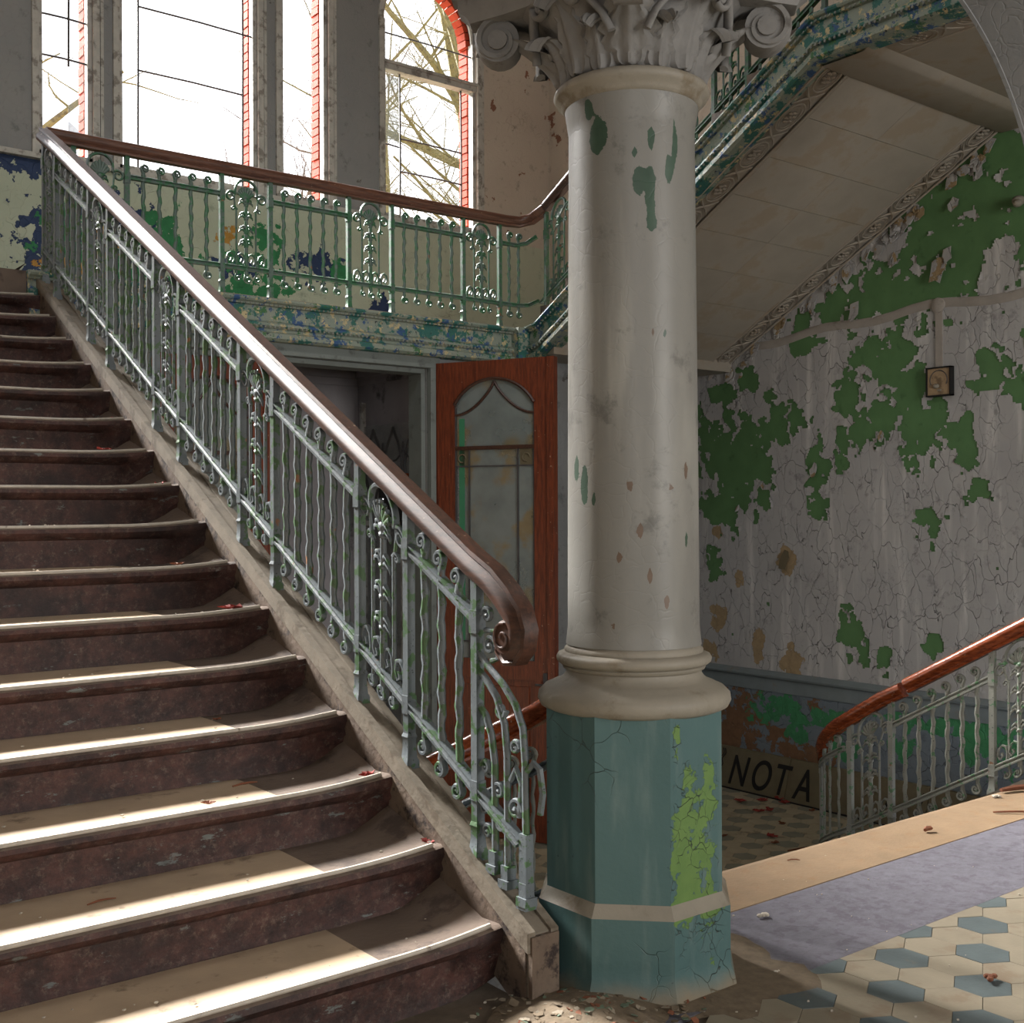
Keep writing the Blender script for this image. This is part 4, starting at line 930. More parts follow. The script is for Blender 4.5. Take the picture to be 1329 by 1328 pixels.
# 1: left flight -------------------------------------------------------------
wl = lambda y: (y-Y0)*SL
posL = lambda y: (XP, y, wl(y))
L1, M1, HB1, FT1 = .285, .80, .925, .092
pan = [(3.22, 3.53), (4.175, 4.475), (5.11, 5.41), (6.05, 6.35), (6.93, 7.16)]
pst = [2.842]+[q for p in pan for q in p]
brs = []
for a, b, n in ((2.842, 3.22, 3), (3.53, 4.175, 6), (4.475, 5.11, 6), (5.41, 6.05, 6), (6.35, 6.93, 5)): brs += [a+(b-a)*(i+1)/(n+1) for i in range(n)]
hp = [(XP, 7.19, wl(7.19)+.955), (XP, 6.9, wl(6.9)+.965)]+[(XP, y, wl(y)+.965) for y in (6, 5, 4, 3.4, 3.0, 2.86)]
yc = [(2.76, 1.185), (2.69, 1.135), (2.638, 1.085), (2.618, 1.04), (2.624, 1.0), (2.65, .972), (2.683, .966), (2.71, .985), (2.714, 1.01), (2.698, 1.03), (2.678, 1.026), (2.672, 1.01)]
hp += [(XP, y, z) for y, z in yc]; hs = [1]*8+[1, 1, 1, .98, .95, .9, .8, .68, .55, .45, .35, .28]
# the volute keeps its section upright in the balustrade plane
B1 = balustrade('stair_balustrade', 'grey painted iron balustrade with dark wooden handrail climbing the left staircase', None, posL, (0, 1, 0), SL, pst, pan, brs, L1, M1, HB1, FT1, M['iron'],
    None, [[(XP, 2.635, wl(2.635)+L1), (XP, 4, wl(4)+L1), (XP, 7.17, wl(7.17)+L1)]],
    [[(XP, a, wl(a)+M1), (XP, b, wl(b)+M1)] for a, b in ((2.85, 3.22), (3.53, 4.175), (4.475, 5.11), (5.41, 6.05), (6.35, 6.93))],
    hp, M['rail_dark'], hs, (1, 0, 0))
o = MB(); o.lathe([(.0, -.037), (.045, -.036), (.052, -.025), (.052, .025), (.045, .036), (.0, .037)], n=28)
for v in o.v: v.x, v.z = v.z, v.x
for v in o.v: v += Vector((XP, 2.672, 1.018))
for k in (-1, 1): o.tube([(XP+k*.038, 2.672+(.008+.0045*a)*math.cos(a), 1.018+(.008+.0045*a)*math.sin(a)) for a in [i*.45 for i in range(19)]], .004, 6)
o.obj('handrail_volute', M['rail_dark'], B1, angle=40)
# fanned end: three bars springing from the end post down to the lower rail
m = MB(); i_ = M['iron']
for pts in ([(2.835, .96), (2.79, .925), (2.715, .878), (2.655, .822), (2.622, .76), (2.612, .66), (2.609, .44), (2.609, .30)], [(2.832, .905), (2.80, .885), (2.745, .835), (2.708, .76), (2.696, .67), (2.694, .33)], [(2.832, .80), (2.80, .775), (2.772, .72), (2.756, .637), (2.754, .36)]):
    q = []
    for a, b in zip(pts[:-1], pts[1:]): q += [(XP, a[0]+(b[0]-a[0])*f_, a[1]+(b[1]-a[1])*f_) for f_ in (0, .33, .66)]
    q.append((XP, *pts[-1])); m = MB(); m.tube(q, .0115, 6, up=(1, 0, 0), flat=.95)
    f0 = pts[-1]; m.box((XP-.022, f0[0]-.022, f0[1]-.045), (XP+.022, f0[0]+.022, f0[1]-.02)).box((XP-.016, f0[0]-.016, f0[1]-.02), (XP+.016, f0[0]+.016, f0[1]+.02))
    m.obj('fan_bar', i_, B1, angle=60)
for y, z, r, s_, d in ((2.775, .985, .032, 1, 0), (2.79, 1.075, .026, -1, 0), (2.725, .80, .024, 1, 1), (2.655, .70, .022, 1, 0), (2.80, .62, .022, -1, 0), (2.80, .50, .028, 1, 0), (2.735, .56, .026, -1, 0), (2.655, .52, .034, 1, 0), (2.725, .47, .026, 1, 1), (2.79, .43, .024, 1, 0)):
    m = MB(); curl(m, y, z, r, s_, bool(d), .008)
    for v in m.v: v.x, v.y = XP+v.y, v.x
    m.obj('end_scroll', i_, B1)
for pts in ([(XP, 2.80, 1.03), (XP, 2.745, 1.03), (XP, 2.735, .95), (XP, 2.77, .94)], [(XP, 2.68, .60), (XP, 2.655, .64), (XP, 2.63, .60), (XP, 2.64, .50)]): MB().tube(pts, .009, 6).obj('end_scroll', i_, B1)
m = MB(); m.box((XP-.02, 2.588, .245), (XP+.02, 2.632, .275)).box((XP-.014, 2.594, .27), (XP+.014, 2.626, .46)); m.obj('end_post', i_, B1, smooth=False)
m = MB(); m.tube([(XP, 2.605, .64), (XP+.01, 2.585, .665), (XP+.015, 2.565, .65), (XP+.02, 2.558, .58), (XP+.02, 2.57, .52)], .011, 6); m.obj('hook', M['iron'], B1)

# 2: landing ----------------------------------------------------------------------
YB = YL+.035
posA = lambda x: (x, YB, ZL)
L2, M2, HB2, FT2 = .19, .665, .795, 0.0
pan = [(2.28, 2.61), (3.24, 3.59), (4.20, 4.56), (5.20, 5.55)]; pst = [q for p in pan for q in p]; brs = []
for a, b, n in ((2.61, 3.24, 5), (3.59, 4.20, 5), (4.56, 5.20, 5)): brs += [a+(b-a)*(i+1)/(n+1) for i in range(n)]
brs += [5.645, 5.74]
hp = [(XP+.03, YB, ZL+.835), (3, YB, ZL+.835), (4.5, YB, ZL+.84), (5.62, YB, ZL+.845), (5.74, YB-.01, ZL+.850), (XF-.03, YB-.07, ZL+.875), (XF, YB-.2, ZL+.935)]
B2 = balustrade('landing_balustrade', 'green painted iron balustrade with dark handrail along the window landing', None, posA, (1, 0, 0), 0, pst, pan, brs, L2, M2, HB2, FT2, M['iron_green'],
    None, [[(XP+.05, YB, ZL+L2), (4, YB, ZL+L2), (5.74, YB, ZL+L2), (5.82, YB-.03, ZL+L2+.005), (XF, YB-.12, ZL+L2+.03)]],
    [[(XP+.05, YB, ZL+M2), (2.28, YB, ZL+M2)]]+[[(a, YB, ZL+M2), (b, YB, ZL+M2)] for a, b in ((2.61, 3.24), (3.59, 4.20), (4.56, 5.20))]+[[(5.55, YB, ZL+M2), (5.72, YB, ZL+M2), (5.80, YB-.03, ZL+M2+.02), (XF, YB-.1, ZL+M2+.07)]],
    hp, M['rail_dark_x'])
MB().box((2.3, YB-.03, ZL-.005), (5.8, YB+.05, ZL+.012)).obj('kerb', M['stone_base'], B2, smooth=False)
# 3: upper flight ------------------------------------------------------------------
posU = lambda y: (XF, y, fb(y))
L3, M3, HB3, FT3 = .19, .69, .85, .0
pan = [(7.02, 6.72), (6.05, 5.75), (5.27, 4.98)]; pst = [7.02, 6.72, 6.05, 5.75, 5.27, 4.98, 4.38]; brs = [6.55, 6.38, 6.22, 5.6, 5.43]+[4.98-.1*i for i in range(1, 6)]
fp = lambda w, y0=7.08, y1=4.4: [(XF, y0, fb(y0)+w), (XF, (y0+y1)/2, fb((y0+y1)/2)+w), (XF, y1, fb(y1)+w)]
hp = fp(.90, 7.02)+[(XF, 4.2, ZU+.93), (XF, 2.0, ZU+.93)]
B3 = balustrade('upper_flight_balustrade', 'pale green iron balustrade climbing right above the sloping plaster soffit', None, posU, (0, -1, 0), .556, pst, pan, brs, L3, M3, HB3, FT3, M['iron_green'],
    None, [fp(L3)+[(XF, 4.25, ZU+L3), (XF, 2, ZU+L3)]], [fp(M3, a, b) for a, b in ((6.72, 6.05), (5.75, 5.27), (4.98, 4.38))]+[[(XF, 4.38, ZU+M3), (XF, 2.8, ZU+M3)]], hp, M['rail_dark'])
bm_ = baluster_mesh(M['iron_green'], L3, M3)
for i in range(14): link('baluster', bm_, B3, (XF, 4.27-.11*i, ZU), (0, 0, PI/2))
m = MB(); m.v = [Vector((XF-.06, 7.1, fb(7.1)-.0)), Vector((XF+.08, 7.1, fb(7.1))), Vector((XF+.08, 4.36, ZU)), Vector((XF-.06, 4.36, ZU)), Vector((XF-.06, 7.1, fb(7.1)+.02)), Vector((XF+.08, 7.1, fb(7.1)+.02)), Vector((XF+.08, 4.36, ZU+.02)), Vector((XF-.06, 4.36, ZU+.02))]
m.f = [(0,3,2,1),(4,5,6,7),(0,1,5,4),(1,2,6,5),(2,3,7,6),(3,0,4,7)]; m.obj('kerb', M['stone_base'], B3, smooth=False)
# 4: lower flight, right side ---------------------------------------------------------
wd = lambda y: -(y-YE)*.5596
posR = lambda y: (XF, y, wd(y))
L4, M4, HB4, FT4 = .15, .64, .785, .03
pan = [(4.22, 3.94), (3.32, 3.02)]; pst = [4.22, 3.94, 3.32, 3.02, 2.4]; brs = [3.94-(3.94-3.32)*(i+1)/7 for i in range(6)]+[3.02-.62*(i+1)/7 for i in range(6)]
def flare(w_, y0, sgn, X, n=9, r=.42, ang=56, tail=.22, wfn=wd, drop=0):
    pts = []; s0 = 0
    for i in range(1, n+1):
        a = math.radians(ang)*i/n; x = X+sgn*r*(1-math.cos(a)); y = y0+r*math.sin(a); s_ = r*a; pts.append((x, y, wfn(y0)-.5*s_+w_-drop*(i/(n+2))**2))
    x, y, z = pts[-1]; a = math.radians(ang); pts.append((x+sgn*tail*math.sin(a), y+tail*math.cos(a), z-.5*tail-drop*.5))
    return pts
lo = [(XF, 2.2, wd(2.2)+L4), (XF, 3.3, wd(3.3)+L4), (XF, 4.2, wd(4.2)+L4)]+flare(L4, 4.22, 1, XF)
mi = [[(XF, a, wd(a)+M4), (XF, b, wd(b)+M4)] for a, b in ((2.4, 3.02), (3.32, 3.94))]+[flare(M4, 4.22, 1, XF)]
hp1 = [(XF, 2.2, wd(2.2)+.825), (XF, 3.0, wd(3.0)+.825), (XF, 3.835, wd(3.835)+.825)]
hp2 = [(XF, 3.862, wd(3.862)+.815), (XF, 4.0, wd(4.0)+.822), (XF, 4.18, wd(4.18)+.808)]+flare(.80, 4.22, 1, XF, tail=.08, drop=.16)
B4 = balustrade('lower_stair_balustrade', 'grey iron balustrade with orange brown split handrail at the right foot stairs', None, posR, (0, 1, 0), -SL, pst, pan, brs, L4, M4, HB4, FT4, M['iron_pale'],
    None, [lo], mi, hp1, M['rail_red'])
MB().sweep(hp2, HP, scales=[1]*(len(hp2)-3)+[.85, .7, .35]).obj('handrail_end', M['rail_red'], B4, angle=50)
fl3 = flare(0, 4.22, 1, XF, tail=.22); bmf = baluster_mesh(M['iron_pale'], L4, M4, rad=.009)
for i, p in enumerate(fl3):
    a = math.radians(56)*min(1, (i+1)/9)
    if i in (1, 3, 5, 7): link('baluster', bmf, B4, p, (0, 0, PI/2-a))
for i in (8, 9): link('post', post_mesh(M['iron_pale'], -.02, .66 if i == 9 else .72, L4, M4, .013), B4, fl3[i], (0, 0, PI/2-math.radians(56)))
# mirrored rail on the left side of the lower flight
XG = 2.89
lo = [(XG, 2.95, wd(2.95)+L4), (XG, 3.45, wd(3.45)+L4)]+flare(L4, 3.5, -1, XG, r=.3, ang=50, tail=.75)
mi = [[(XG, 2.98, wd(2.98)+M4), (XG, 3.45, wd(3.45)+M4)]+flare(M4, 3.5, -1, XG, r=.3, ang=50, tail=.45)]
hp = [(XG, 2.95, wd(2.95)+.86), (XG, 3.3, wd(3.3)+.86), (XG, 3.48, wd(3.48)+.86)]+flare(.86, 3.5, -1, XG, r=.3, ang=50, tail=.6)
B5 = balustrade('lower_stair_balustrade', 'iron balustrade with reddish handrail glimpsed between the newel and the door', None, lambda y: (XG, y, wd(y)), (0, 1, 0), -SL, [2.98, 3.42], [], [3.09, 3.2, 3.31], L4, M4, HB4, FT4, M['iron'],
    None, [lo], mi, hp, M['rail_red'])
fl5 = flare(0, 3.5, -1, XG, r=.3, ang=50, tail=.55)
for i in (1, 4, 7): link('baluster', bmf, B5, fl5[i], (0, 0, PI/2+math.radians(50)*(i+1)/9))
a_, b_ = Vector(fl5[-2]), Vector(fl5[-1])
for f_ in (.25, .6, .98): link('baluster' if f_ < .9 else 'post', bmf if f_ < .9 else post_mesh(M['iron'], -.1, .8, L4, M4, .014), B5, a_.lerp(b_, f_), (0, 0, PI/2+math.radians(50)))
# flared base kerbs of the lower rails
for pts, nm in (((flare(.0, 4.22, 1, XF)), B4), ((flare(.0, 3.5, -1, XG, r=.3, ang=50, tail=.6)), B5)):
    MB().sweep(pts, [(-.06, -.5), (.06, -.5), (.06, .03), (-.06, .03)], ups=(0, 0, 1)).obj('stair_kerb', M['curb'], nm, smooth=False)

# ------------------------------------------------------------------ door leaves
def door_leaf(label, hinge, ang, wdt, hgt, mirror=1):
    """leaf in its local frame: x from the hinge stile outwards, y thickness, z up"""
    d = empty('door_leaf', label, 'door', 'double entrance door leaves', hinge); d.rotation_euler = (0, 0, ang)
    T = .045; sw = .155; mt = M['door']
    MB().box((0, 0, 0), (sw, T, hgt)).box((.012, -.006, 0), (.022, T+.006, hgt)).obj('stile', mt, d, smooth=False)
    m = MB().box((wdt-sw, 0, 0), (wdt, T, hgt)).box((wdt-.05, -.014, 0), (wdt+.004, T+.014, hgt)); m.obj('stile', mt, d, smooth=False)
    g0, g1 = sw, wdt-sw; gw = g1-g0; gc = (g0+g1)/2; zt_ = hgt-.135; za = hgt-.32; zb_ = 1.30
    # top rail with segmental arched opening below it
    m = MB(); n = 24; vs = []
    R_ = (gw*gw/4+(zt_-za)**2)/(2*(zt_-za)); zc = zt_-R_
    for y in (0, T):
        for i in range(n+1):
            x = g0+gw*i/n; vs.append((x, y, zc+math.sqrt(max(0, R_*R_-(x-gc)**2))))
        for i in range(n+1): vs.append((g0+gw*i/n, y, hgt))
    k = 2*(n+1)
    fs = []
    for i in range(n): fs += [(i, i+1, n+2+i, n+1+i), (k+i+1, k+i, k+n+1+i, k+n+2+i), (i, k+i, k+i+1, i+1), (n+1+i, n+2+i, k+n+2+i, k+n+1+i)]
    m.add(vs, fs); m.obj('top_rail', mt, d, angle=30)
    MB().tube([(g0+gw*i/n, -.004, zc+math.sqrt(max(0, R_*R_-(g0+gw*i/n-gc)**2))) for i in range(n+1)], .012, 6).obj('arch_bead', M['rail_dark'], d)
    m = [MB().box((g0, 0, za_), (g1, T, zb__)).obj('cross_rail', mt, d, smooth=False) for za_, zb__ in ((zb_-.14, zb_), (.52, .64), (0, .2))]
    for z0, z1 in ((.2, .52), (.64, zb_-.14)):
        MB().box((g0, T*.35, z0), (g1, T*.65, z1)).box((g0+.05, T*.1, z0+.05), (g1-.05, T*.9, z1-.05)).obj('door_panel', mt, d, smooth=False)
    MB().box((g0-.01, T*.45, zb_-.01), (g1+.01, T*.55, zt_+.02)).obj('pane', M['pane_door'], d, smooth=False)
    zm = hgt-.64; L = M['rail_dark']; y = T*.3
    MB().box((g0, y-.012, zm-.014), (g1, T*.75, zm+.014)).obj('glazing_bar', L, d, smooth=False)
    lead = MB()
    lead.box((g0, y-.006, zm-.14), (g1, T*.6, zm-.13)); xl, xr = g0+.11, g1-.14
    for x in (xl, xr): lead.box((x, y-.006, zb_), (x+.010, T*.6, zm))
    lead.box((g0, y-.006, zb_+.12), (g1, T*.6, zb_+.13)).box((g0+.0, y-.006, zb_), (g0+.012, T*.6, za)).box((g1-.012, y-.006, zb_), (g1, T*.6, za))
    lead.obj('lead_came', M['lead'], d, smooth=False)
    m = MB()
    for sg in (-1, 1):
        m.tube([(gc+sg*gw/2*f_, y, zt_-.02-.24*(math.sin(f_*PI/2)**.8)) for f_ in [i/12 for i in range(13)]], .010, 6)
    m.obj('tracery', L, d)
    for x in (g0+.055, g1-.07):
        m = MB().tube([(x+.03*math.cos(a), y, zm-.075+.03*math.sin(a)) for a in [i*.45 for i in range(12)]], .006, 6); m.obj('ring', M['board'], d)
        MB().box((x-.05, T*.40, zm-.13), (x+.05, T*.44, zm-.014)).obj('coloured_pane', M['board'], d, smooth=False)
    MB().box((g0+.03, T*.40, zb_+.13), (g0+.075, T*.44, za-.1)).obj('coloured_pane', M['green_glass'], d, smooth=False)
    m = MB().box((wdt-.085, -.012, 1.02), (wdt-.055, 0, 1.22)).tube([(wdt-.07, -.012, 1.14), (wdt-.07, -.05, 1.14), (wdt-.13, -.05, 1.14)], .008, 6); m.obj('door_handle', M['lead'], d)
    return d
hx, hy_ = 4.935, YD-.03
door_leaf('open red brown door leaf with arched leaded glass, beside the column', (hx, hy_, ZB+.01), math.atan2(-.86, .441), .955, 3.49)
door_leaf('half hidden orange brown door leaf behind the staircase bars', (2.78, hy_+.06, ZB+.01), math.radians(5), .86, 3.42)

# ------------------------------------------------------------------ leaning board with letters
bd_ = empty('lettered_board', 'long tan board with black letters NOTA leaning against the dado', 'sign')
Ym, Yn = 7.12, 3.6
xb0, xt0 = XW-.14, XW-.045
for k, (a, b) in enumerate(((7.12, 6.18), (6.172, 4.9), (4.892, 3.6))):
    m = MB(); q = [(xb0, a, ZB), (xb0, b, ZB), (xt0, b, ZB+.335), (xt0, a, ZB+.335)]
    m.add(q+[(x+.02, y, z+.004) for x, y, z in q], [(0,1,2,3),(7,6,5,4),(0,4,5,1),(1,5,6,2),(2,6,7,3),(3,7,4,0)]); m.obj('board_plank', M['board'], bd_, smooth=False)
MB().box((xb0-.012, Yn, ZB), (xb0-.002, Ym, ZB+.012)).obj('painted_shade_strip', M['black'], bd_, smooth=False)  # black strip painted as the shade along the board's foot
def letter(ch, y, h=.262, wdt=.15):
    cu = bpy.data.curves.new('t', 'FONT'); cu.body = ch; cu.size = h*1.38; cu.extrude = .002; cu.offset = .002
    tmp = bpy.data.objects.new('t', cu); S.collection.objects.link(tmp); dg = bpy.context.evaluated_depsgraph_get(); me = bpy.data.meshes.new_from_object(tmp.evaluated_get(dg)); bpy.data.objects.remove(tmp)
    me.name = 'letter'; me.materials.clear(); me.materials.append(M['black']); o = link('letter', me, bd_)
    sl_ = Vector((xt0-xb0, 0, .335)).normalized(); xa = Vector((0, -1, 0)); nz = xa.cross(sl_).normalized()
    mt = Matrix((xa, sl_, nz)).transposed().to_4x4(); sk = Matrix.Identity(4); sk[0][1] = .12; sk[0][0] = .72
    me.transform(mt @ sk); me.transform(Matrix.Translation(Vector((xb0, y, ZB))+sl_*.042+nz*.006))
for ch, y in (('N', 6.80), ('O', 6.56), ('T', 6.32), ('A', 6.10), ('/', 5.28), ('/', 5.02)): letter(ch, y)
for s_ in (0, .05):   # squiggle in front of the letters
    m = MB(); nz = Vector((-.97, 0, .23)); m.tube([Vector((xb0, 6.93-s_*.4, ZB+.02))+Vector((.08*f_, -.06*f_+.012*math.sin(f_*22), .335*f_))+nz*.004 for f_ in [(.12+.78*i/16) for i in range(17)]], .004, 4); m.obj('squiggle', M['black'], bd_)

# ------------------------------------------------------------------ leaves, twigs, chips
def leaf_mesh(nm, mat, s_, seed):
    rnd = random.Random(seed); m = MB(); n = 14; vs = [(0, 0, .006)]
    for i in range(n):
        a = 2*PI*i/n; r_ = s_*(1 if i % 2 else .55)*rnd.uniform(.75, 1.15); vs.append((r_*math.cos(a), r_*.7*math.sin(a), .012+.5*s_*rnd.uniform(0, .6)*abs(math.sin(a*1.3+seed))))
    vs2 = [(x, y, z-.002) for x, y, z in vs]
    return m.add(vs+vs2, [(0, i+1, (i+1) % n+1) for i in range(n)]+[(n+1, n+1+(i+1) % n+1, n+1+i+1) for i in range(n)]+[(i+1, n+1+i+1, n+1+(i+1) % n+1, (i+1) % n+1) for i in range(n)]).mesh(nm, mat, smooth=False)
lm = [leaf_mesh('fallen_leaf', M['leaf_red'], .034, k) for k in range(4)]; lmb = [leaf_mesh('fallen_leaf', M['leaf_brown'], .03, k) for k in range(4)]
def stepz(px, py):
    for n in range(1, NS+1):
        p = onz(px, py, n*RI)
        if Y0+n*TR-.01 <= p.y <= Y0+(n+1)*TR+.01: return p, n
    best = None
    for n in range(1, NS+1):
        r_ = ray(px, py); y = Y0+n*TR+.045; p = CAM+r_*(y/r_.y); e = abs(p.z-n*RI)
        if best is None or e < best[0]: best = (e, Vector((p.x, p.y, n*RI)), n)
    return best[1], best[2]
SP = [(478, 1012, 'curled red leaf on a lower step beside the curb, below the two round bars', 0, 1.15), (557, 1099, 'small red leaf on the second step near the curb', 1, 1.0), (281, 938, 'tiny dark leaf lying mid step under the long stair bars', 4, .6), (271, 1020, 'small brown red leaf on a lower step beside a twig', 5, .8), (300, 787, 'dull red leaf on an upper step close to the curb', 2, 1.5), (207, 633, 'small red leaf on a high step near the curb', 3, 1.2), (145, 546, 'faint red leaf on the highest littered step', 1, 1.1), (135, 584, 'red leaf lying near the dark nosing of a high step', 0, 1.1), (230, 731, 'thin red leaf scrap on a middle step near the riser', 5, 1.0)]
for x, y, lab, k, s_ in SP:
    p, n = stepz(x, y); o = link('fallen_leaf', (lm+lmb)[k], None, p+Vector((0, 0, .006)), (0, 0, random.uniform(0, 6))); o.scale = (s_, s_, s_); tag(o, lab, 'leaf', 'dry leaves on the stairs')
LF = [(990, 1041, 'bright red leaf pair at left of the lower tile floor'), (1012, 1039, 'bright red leaf nearest the lettered board'), (985, 1055, 'large red leaf in the middle of the lower tile floor'), (999, 1054, 'red leaf overlapping another on the lower floor'), (961, 1042, 'small red leaf closest to the column on the lower floor'), (1018, 1044, 'red leaf under the letter T of the board'), (1002, 1088, 'lone red leaf nearer the landing edge'), (1005, 1096, 'dark leaf below the lone red leaf'), (1015, 1071, 'dark curled leaf mid floor near the railing'), (938, 1087, 'dark leaf scrap beside the column edge'), (1054, 1054, 'red leaf scrap next to the railing end')]
for i, (x, y, lab) in enumerate(LF):
    o = link('fallen_leaf', (lm[i % 4] if i < 7 else lmb[i % 4]), None, onz(x, y, ZB+.001), (0, 0, i*1.3)); s_ = 1.7 if i < 7 else 1.3; o.scale = (s_, s_, s_); tag(o, lab, 'leaf', 'dry leaves on the lower floor')
def twig(x, y, z, L_, ang, lab, r=.006, mat='leaf_brown'):
    p = onz(x, y, z) if z is not None else stepz(x, y)[0]; d = Vector((math.cos(ang), math.sin(ang), 0)); r0 = Vector((0, 0, r+.001))
    o = MB().tube([p-d*L_/2+r0, p-d*L_*.1+r0+Vector((0, .006, .002)), p+d*L_*.2+r0+Vector((0, -.004, .004)), p+d*L_/2+r0], [r*.7, r, r*.9, r*.5], 6).obj('twig', M[mat]); tag(o, lab, 'twig')
twig(1205, 1080, .004, .05, 0, 'short brown twig on the tan strip at the head of the lower stairs', .011)
twig(1322, 1027, .004, .22, -.3, 'thick brown twig at the far right end of the tan strip', .014)
twig(1318, 1056, .004, .2, -.7, 'thin brown twig lying across the tan strip at the right edge', .005)
twig(318, 1020, None, .09, .1, 'dark twig on a lower step beside a small leaf', .004)
twig(1046, 1103, ZB+.001, .3, -.3, 'long dark twig on the lower tile floor by the railing', .008)
twig(132, 1172, None, .08, .1, 'short twig on the second step at the left', .003)
twig(1030, 1118, .004, .05, -.6, 'thin bent twig on the tan strip near the column', .003)
for x, y, s_, lab, mt in ((991, 1191, .02, 'crumpled pale paint scrap on the violet strip by the column', 'chip'), (1009, 1262, .008, 'tiny white chip on the violet strip', 'chip'), (1283, 1272, .022, 'dark crumbled lump on a blue tile', 'leaf_brown'), (1293, 1036, .02, 'small flat white scrap at the back of the tan strip', 'chip')):
    p = onz(x, y, .003); m = MB()
    for k in range(5): m.ball(p+Vector((random.uniform(-1, 1)*s_, random.uniform(-.6, .6)*s_, s_*.4)), s_*.55, 6, 4, (1, .8, .6))
    tag(m.obj('debris_scrap', M[mt]), lab, 'debris')
# heap of litter at the newel foot, and scattered grit
hp_ = empty('litter_heap', 'heap of dirt, leaf scraps and paint chips between the newel and column', 'debris')
m = MB(); c0 = Vector((2.13, 2.36, 0)); vs = [(c0.x, c0.y+.05, .035)]
for k in range(3):
    for i in range(20):
        a = 2*PI*i/20; r_ = (.08, .16, .25)[k]; vs.append((c0.x+r_*math.cos(a)*1.15, c0.y+.05+r_*math.sin(a)*.9, (.03, .014, -.002)[k]+.004*fbm((i, k, 0), 2)))
fs = [(0, 1+i, 1+(i+1) % 20) for i in range(20)]+[(1+k*20+i, 1+(k+1)*20+i, 1+(k+1)*20+(i+1) % 20, 1+k*20+(i+1) % 20) for k in range(2) for i in range(20)]
m.add(vs, fs).obj('dirt', M['dirt'], hp_)
m = MB(); vs = []
for i in range(48):
    a = 2*PI*i/48; r_ = .36+.10*fbm((math.cos(a)*1.7, math.sin(a)*1.7, 4), 3)+(.10 if -1.9 < a-2*PI < -.6 else 0); vs.append((COLX+.06+r_*math.cos(a), COLY-.06+r_*math.sin(a)))
vs = [(x, y) for x, y in vs]
m.v = [Vector((COLX, COLY, .006))]+[Vector((COLX+.06+(x-COLX-.06)*.85, COLY-.06+(y-COLY+.06)*.85, .0045)) for x, y in vs]+[Vector((x, y, -.004)) for x, y in vs]
m.f = [[0, 1+i, 1+(i+1) % 48] for i in range(48)]+[[1+i, 49+i, 49+(i+1) % 48, 1+(i+1) % 48] for i in range(48)]
m.obj('brown_patch', M['dirt'], hp_)  # thin brown patch round the column foot, wider at front right
mats = [M['leaf_brown'], M['chip_dull'], M['chip_green'], M['dirt'], M['dirt'], M['chip_dull']]
for q in range(6):
    m = MB()
    for k in range(46):
        a = random.uniform(0, 2*PI); r_ = random.uniform(0, 1)**.7*.30; x = c0.x+r_*math.cos(a)*1.3; y = c0.y+.04+r_*math.sin(a)*.85; s_ = random.uniform(.004, .016); z = max(.002, .034-.11*r_)
        if x < 2.2 and y > Y0+TR+.0: continue
        n_ = random.randint(4, 6); rot = random.uniform(0, 6); tl = random.uniform(-.5, .5)
        pts = [(x+s_*math.cos(rot+2*PI*i/n_)*random.uniform(.6, 1.3), y+s_*math.sin(rot+2*PI*i/n_)*random.uniform(.6, 1.3), z+.004+tl*s_*math.cos(2*PI*i/n_)) for i in range(n_)]
        m.add(pts+[(a_, b_, c_-.002) for a_, b_, c_ in pts], [tuple(range(n_)), tuple(range(n_, 2*n_))[::-1]]+[(i, (i+1) % n_, n_+(i+1) % n_, n_+i) for i in range(n_)])
    m.obj('scraps', mats[q], hp_, smooth=False)['kind'] = 'stuff'
m = MB()
for k in range(260):
    if k < 150:
        n = random.randint(1, 8); x = random.uniform(-.4, 2.0); y = Y0+n*TR+random.uniform(.05, .27); z = n*RI+.006
    else: x = random.uniform(1.2, 4.2); y = random.uniform(1.2, 2.95); z = .002
    if abs(x-COLX) < .3 and abs(y-COLY) < .3: continue
    s_ = random.uniform(.0015, .005); m.ball((x, y, z+s_*.3), s_, 4, 3, (1.3, 1, .7))
tag(m.obj('grit', M['chip'], None, smooth=False), 'scattered pale grit and plaster crumbs over the steps and floor', 'grit', kind='stuff')

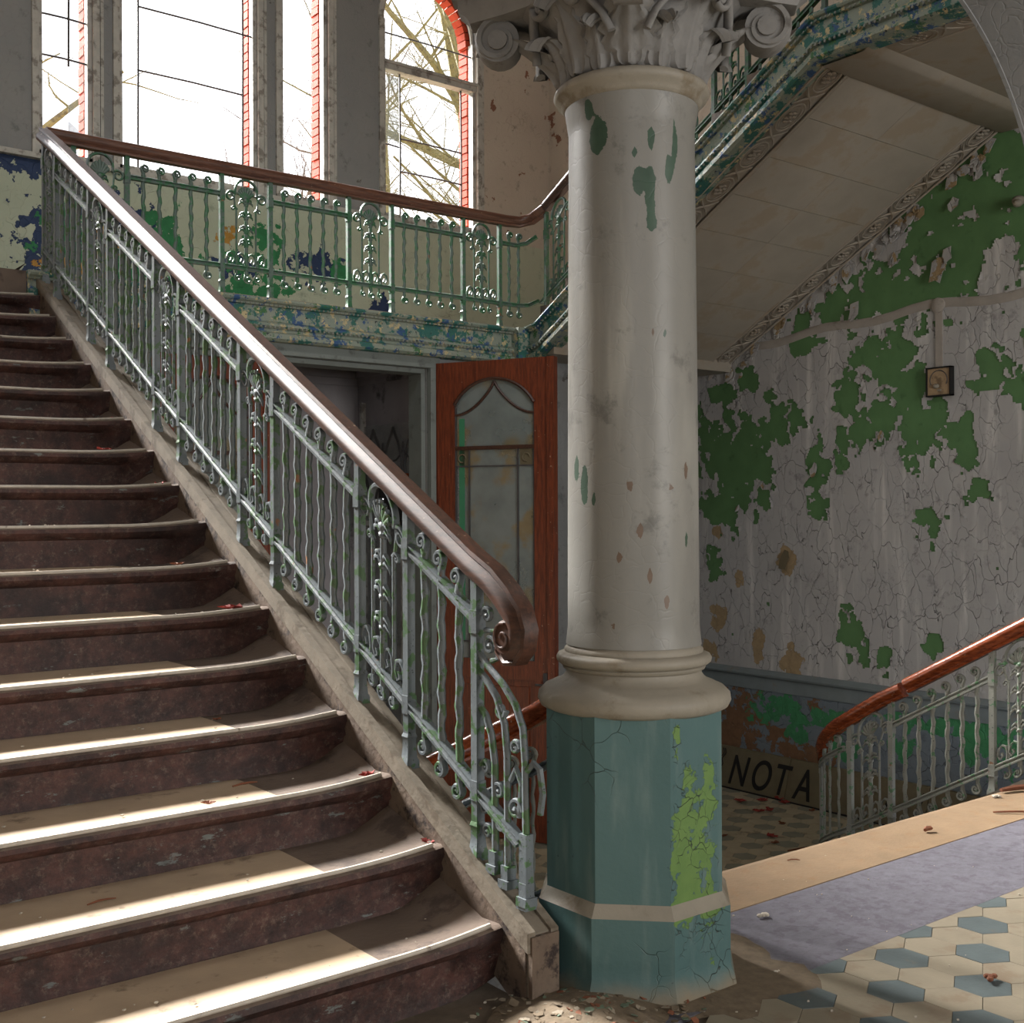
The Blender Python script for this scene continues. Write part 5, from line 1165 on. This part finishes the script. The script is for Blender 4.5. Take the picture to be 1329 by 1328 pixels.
# ------------------------------------------------------------------ outdoors
struct('ground', MB().box((-40, YW+.7, -2.2), (60, 80, -2)), M['ground'], smooth=False)
def tree(label, base, h, r, seed, lean=(0, 0), levels=4, mat='bark', first=.25, spread=.75, dens=1.):
    rnd = random.Random(seed); tr_ = empty('bare_tree', label, 'tree', 'bare winter trees outside the windows', base); big = MB(); small = MB()
    def grow(p, d, L_, r_, lv):
        n = 6 if lv < 2 else 4; pts = [p]; rd = [r_]; q = Vector(p); dd = Vector(d)
        for i in range(n):
            dd = (dd+Vector((rnd.uniform(-1, 1), rnd.uniform(-1, 1), rnd.uniform(-.5, .8)))*(.10+.05*lv)).normalized(); q = q+dd*L_/n; pts.append(Vector(q)); rd.append(r_*(1-.62*(i+1)/n))
        (big if lv < 2 else small).tube(pts, rd, 7 if lv == 0 else (5 if lv < 3 else 3), cap=False)
        if lv >= levels: return
        for k in range(int(rnd.randint(4, 6)*dens) if lv else int(9*dens)):
            f_ = rnd.uniform(first if lv == 0 else .2, 1); i = min(n-1, int(f_*n)); b = pts[i].lerp(pts[i+1], f_*n-i)
            ax = Vector((rnd.uniform(-1, 1), rnd.uniform(-1, 1), rnd.uniform(-.2, .7))).normalized(); nd = (dd*(1-spread)+ax*spread).normalized()
            grow(b, nd, L_*(rnd.uniform(.16, .30) if lv == 0 else rnd.uniform(.4, .66)), rd[i]*rnd.uniform(.30, .5), lv+1)
    grow(Vector((0, 0, 0)), Vector((lean[0], lean[1], 1)).normalized(), h, r, 0)
    big.obj('trunk', M[mat], tr_); o = small.obj('branches', M['twig'] if mat == 'twig' else M[mat], tr_, smooth=False); o['kind'] = 'stuff'; return tr_
def bypx(px, Y): r_ = ray(px, 300); return (r_.x/r_.y*Y, Y, -2)
tree('tall mossy forked tree behind the right window, leaning left', bypx(705, 17), 15, .30, 11, (-.16, .0), 4, 'bark', .3, .7, 1.7)
tree('straight grey trunk behind the left side of the right window', bypx(508, 21), 17, .13, 5, (.0, 0), 4, 'bark', .4, .7, 1.3)
tree('mossy tree leaning left across the right window', bypx(835, 15), 12.5, .18, 23, (-.30, .1), 4, 'bark', .4, .7, 1.8)
tree('thick short tree behind the narrow leftmost window', bypx(150, 17), 9.6, .34, 8, (-.26, 0), 3, 'bark', .75, .7)
tree('slender twiggy tree behind the third window', bypx(395, 16), 8.9, .08, 31, (.03, 0), 4, 'twig', .5, .6, 1.7)
tree('thin low branches seen at the lower left of the wide window', bypx(176, 18), 7.9, .09, 47, (.06, 0), 3, 'twig', .75, .85, .9)
tree('sparse sapling at the right side of the wide window', bypx(322, 16), 8.2, .05, 53, (0, 0), 2, 'twig', .6, .4, .8)
hb = empty('far_building', 'pale roofed building far behind the leftmost window', 'building')
p = bypx(92, 34); px_, py_ = p[0], p[1]
MB().box((px_-3, py_, -2), (px_+3, py_+6, 10.0)).obj('walls', M['frame'], hb, smooth=False)
m = MB(); q = [(px_-3.4, py_-.4, 10), (px_+3.4, py_-.4, 10), (px_+3.4, py_+6.4, 10), (px_-3.4, py_+6.4, 10), (px_, py_+1.5, 13.4), (px_, py_+4.5, 13.4)]
m.add(q, [(0, 1, 4), (1, 2, 5, 4), (2, 3, 5), (3, 0, 4, 5), (3, 2, 1, 0)]).obj('roof', M['roof'], hb, smooth=False)
MB().box((px_+.6, py_-.02, 8.6), (px_+1.4, py_+.05, 9.4)).obj('window', M['lead'], hb, smooth=False)
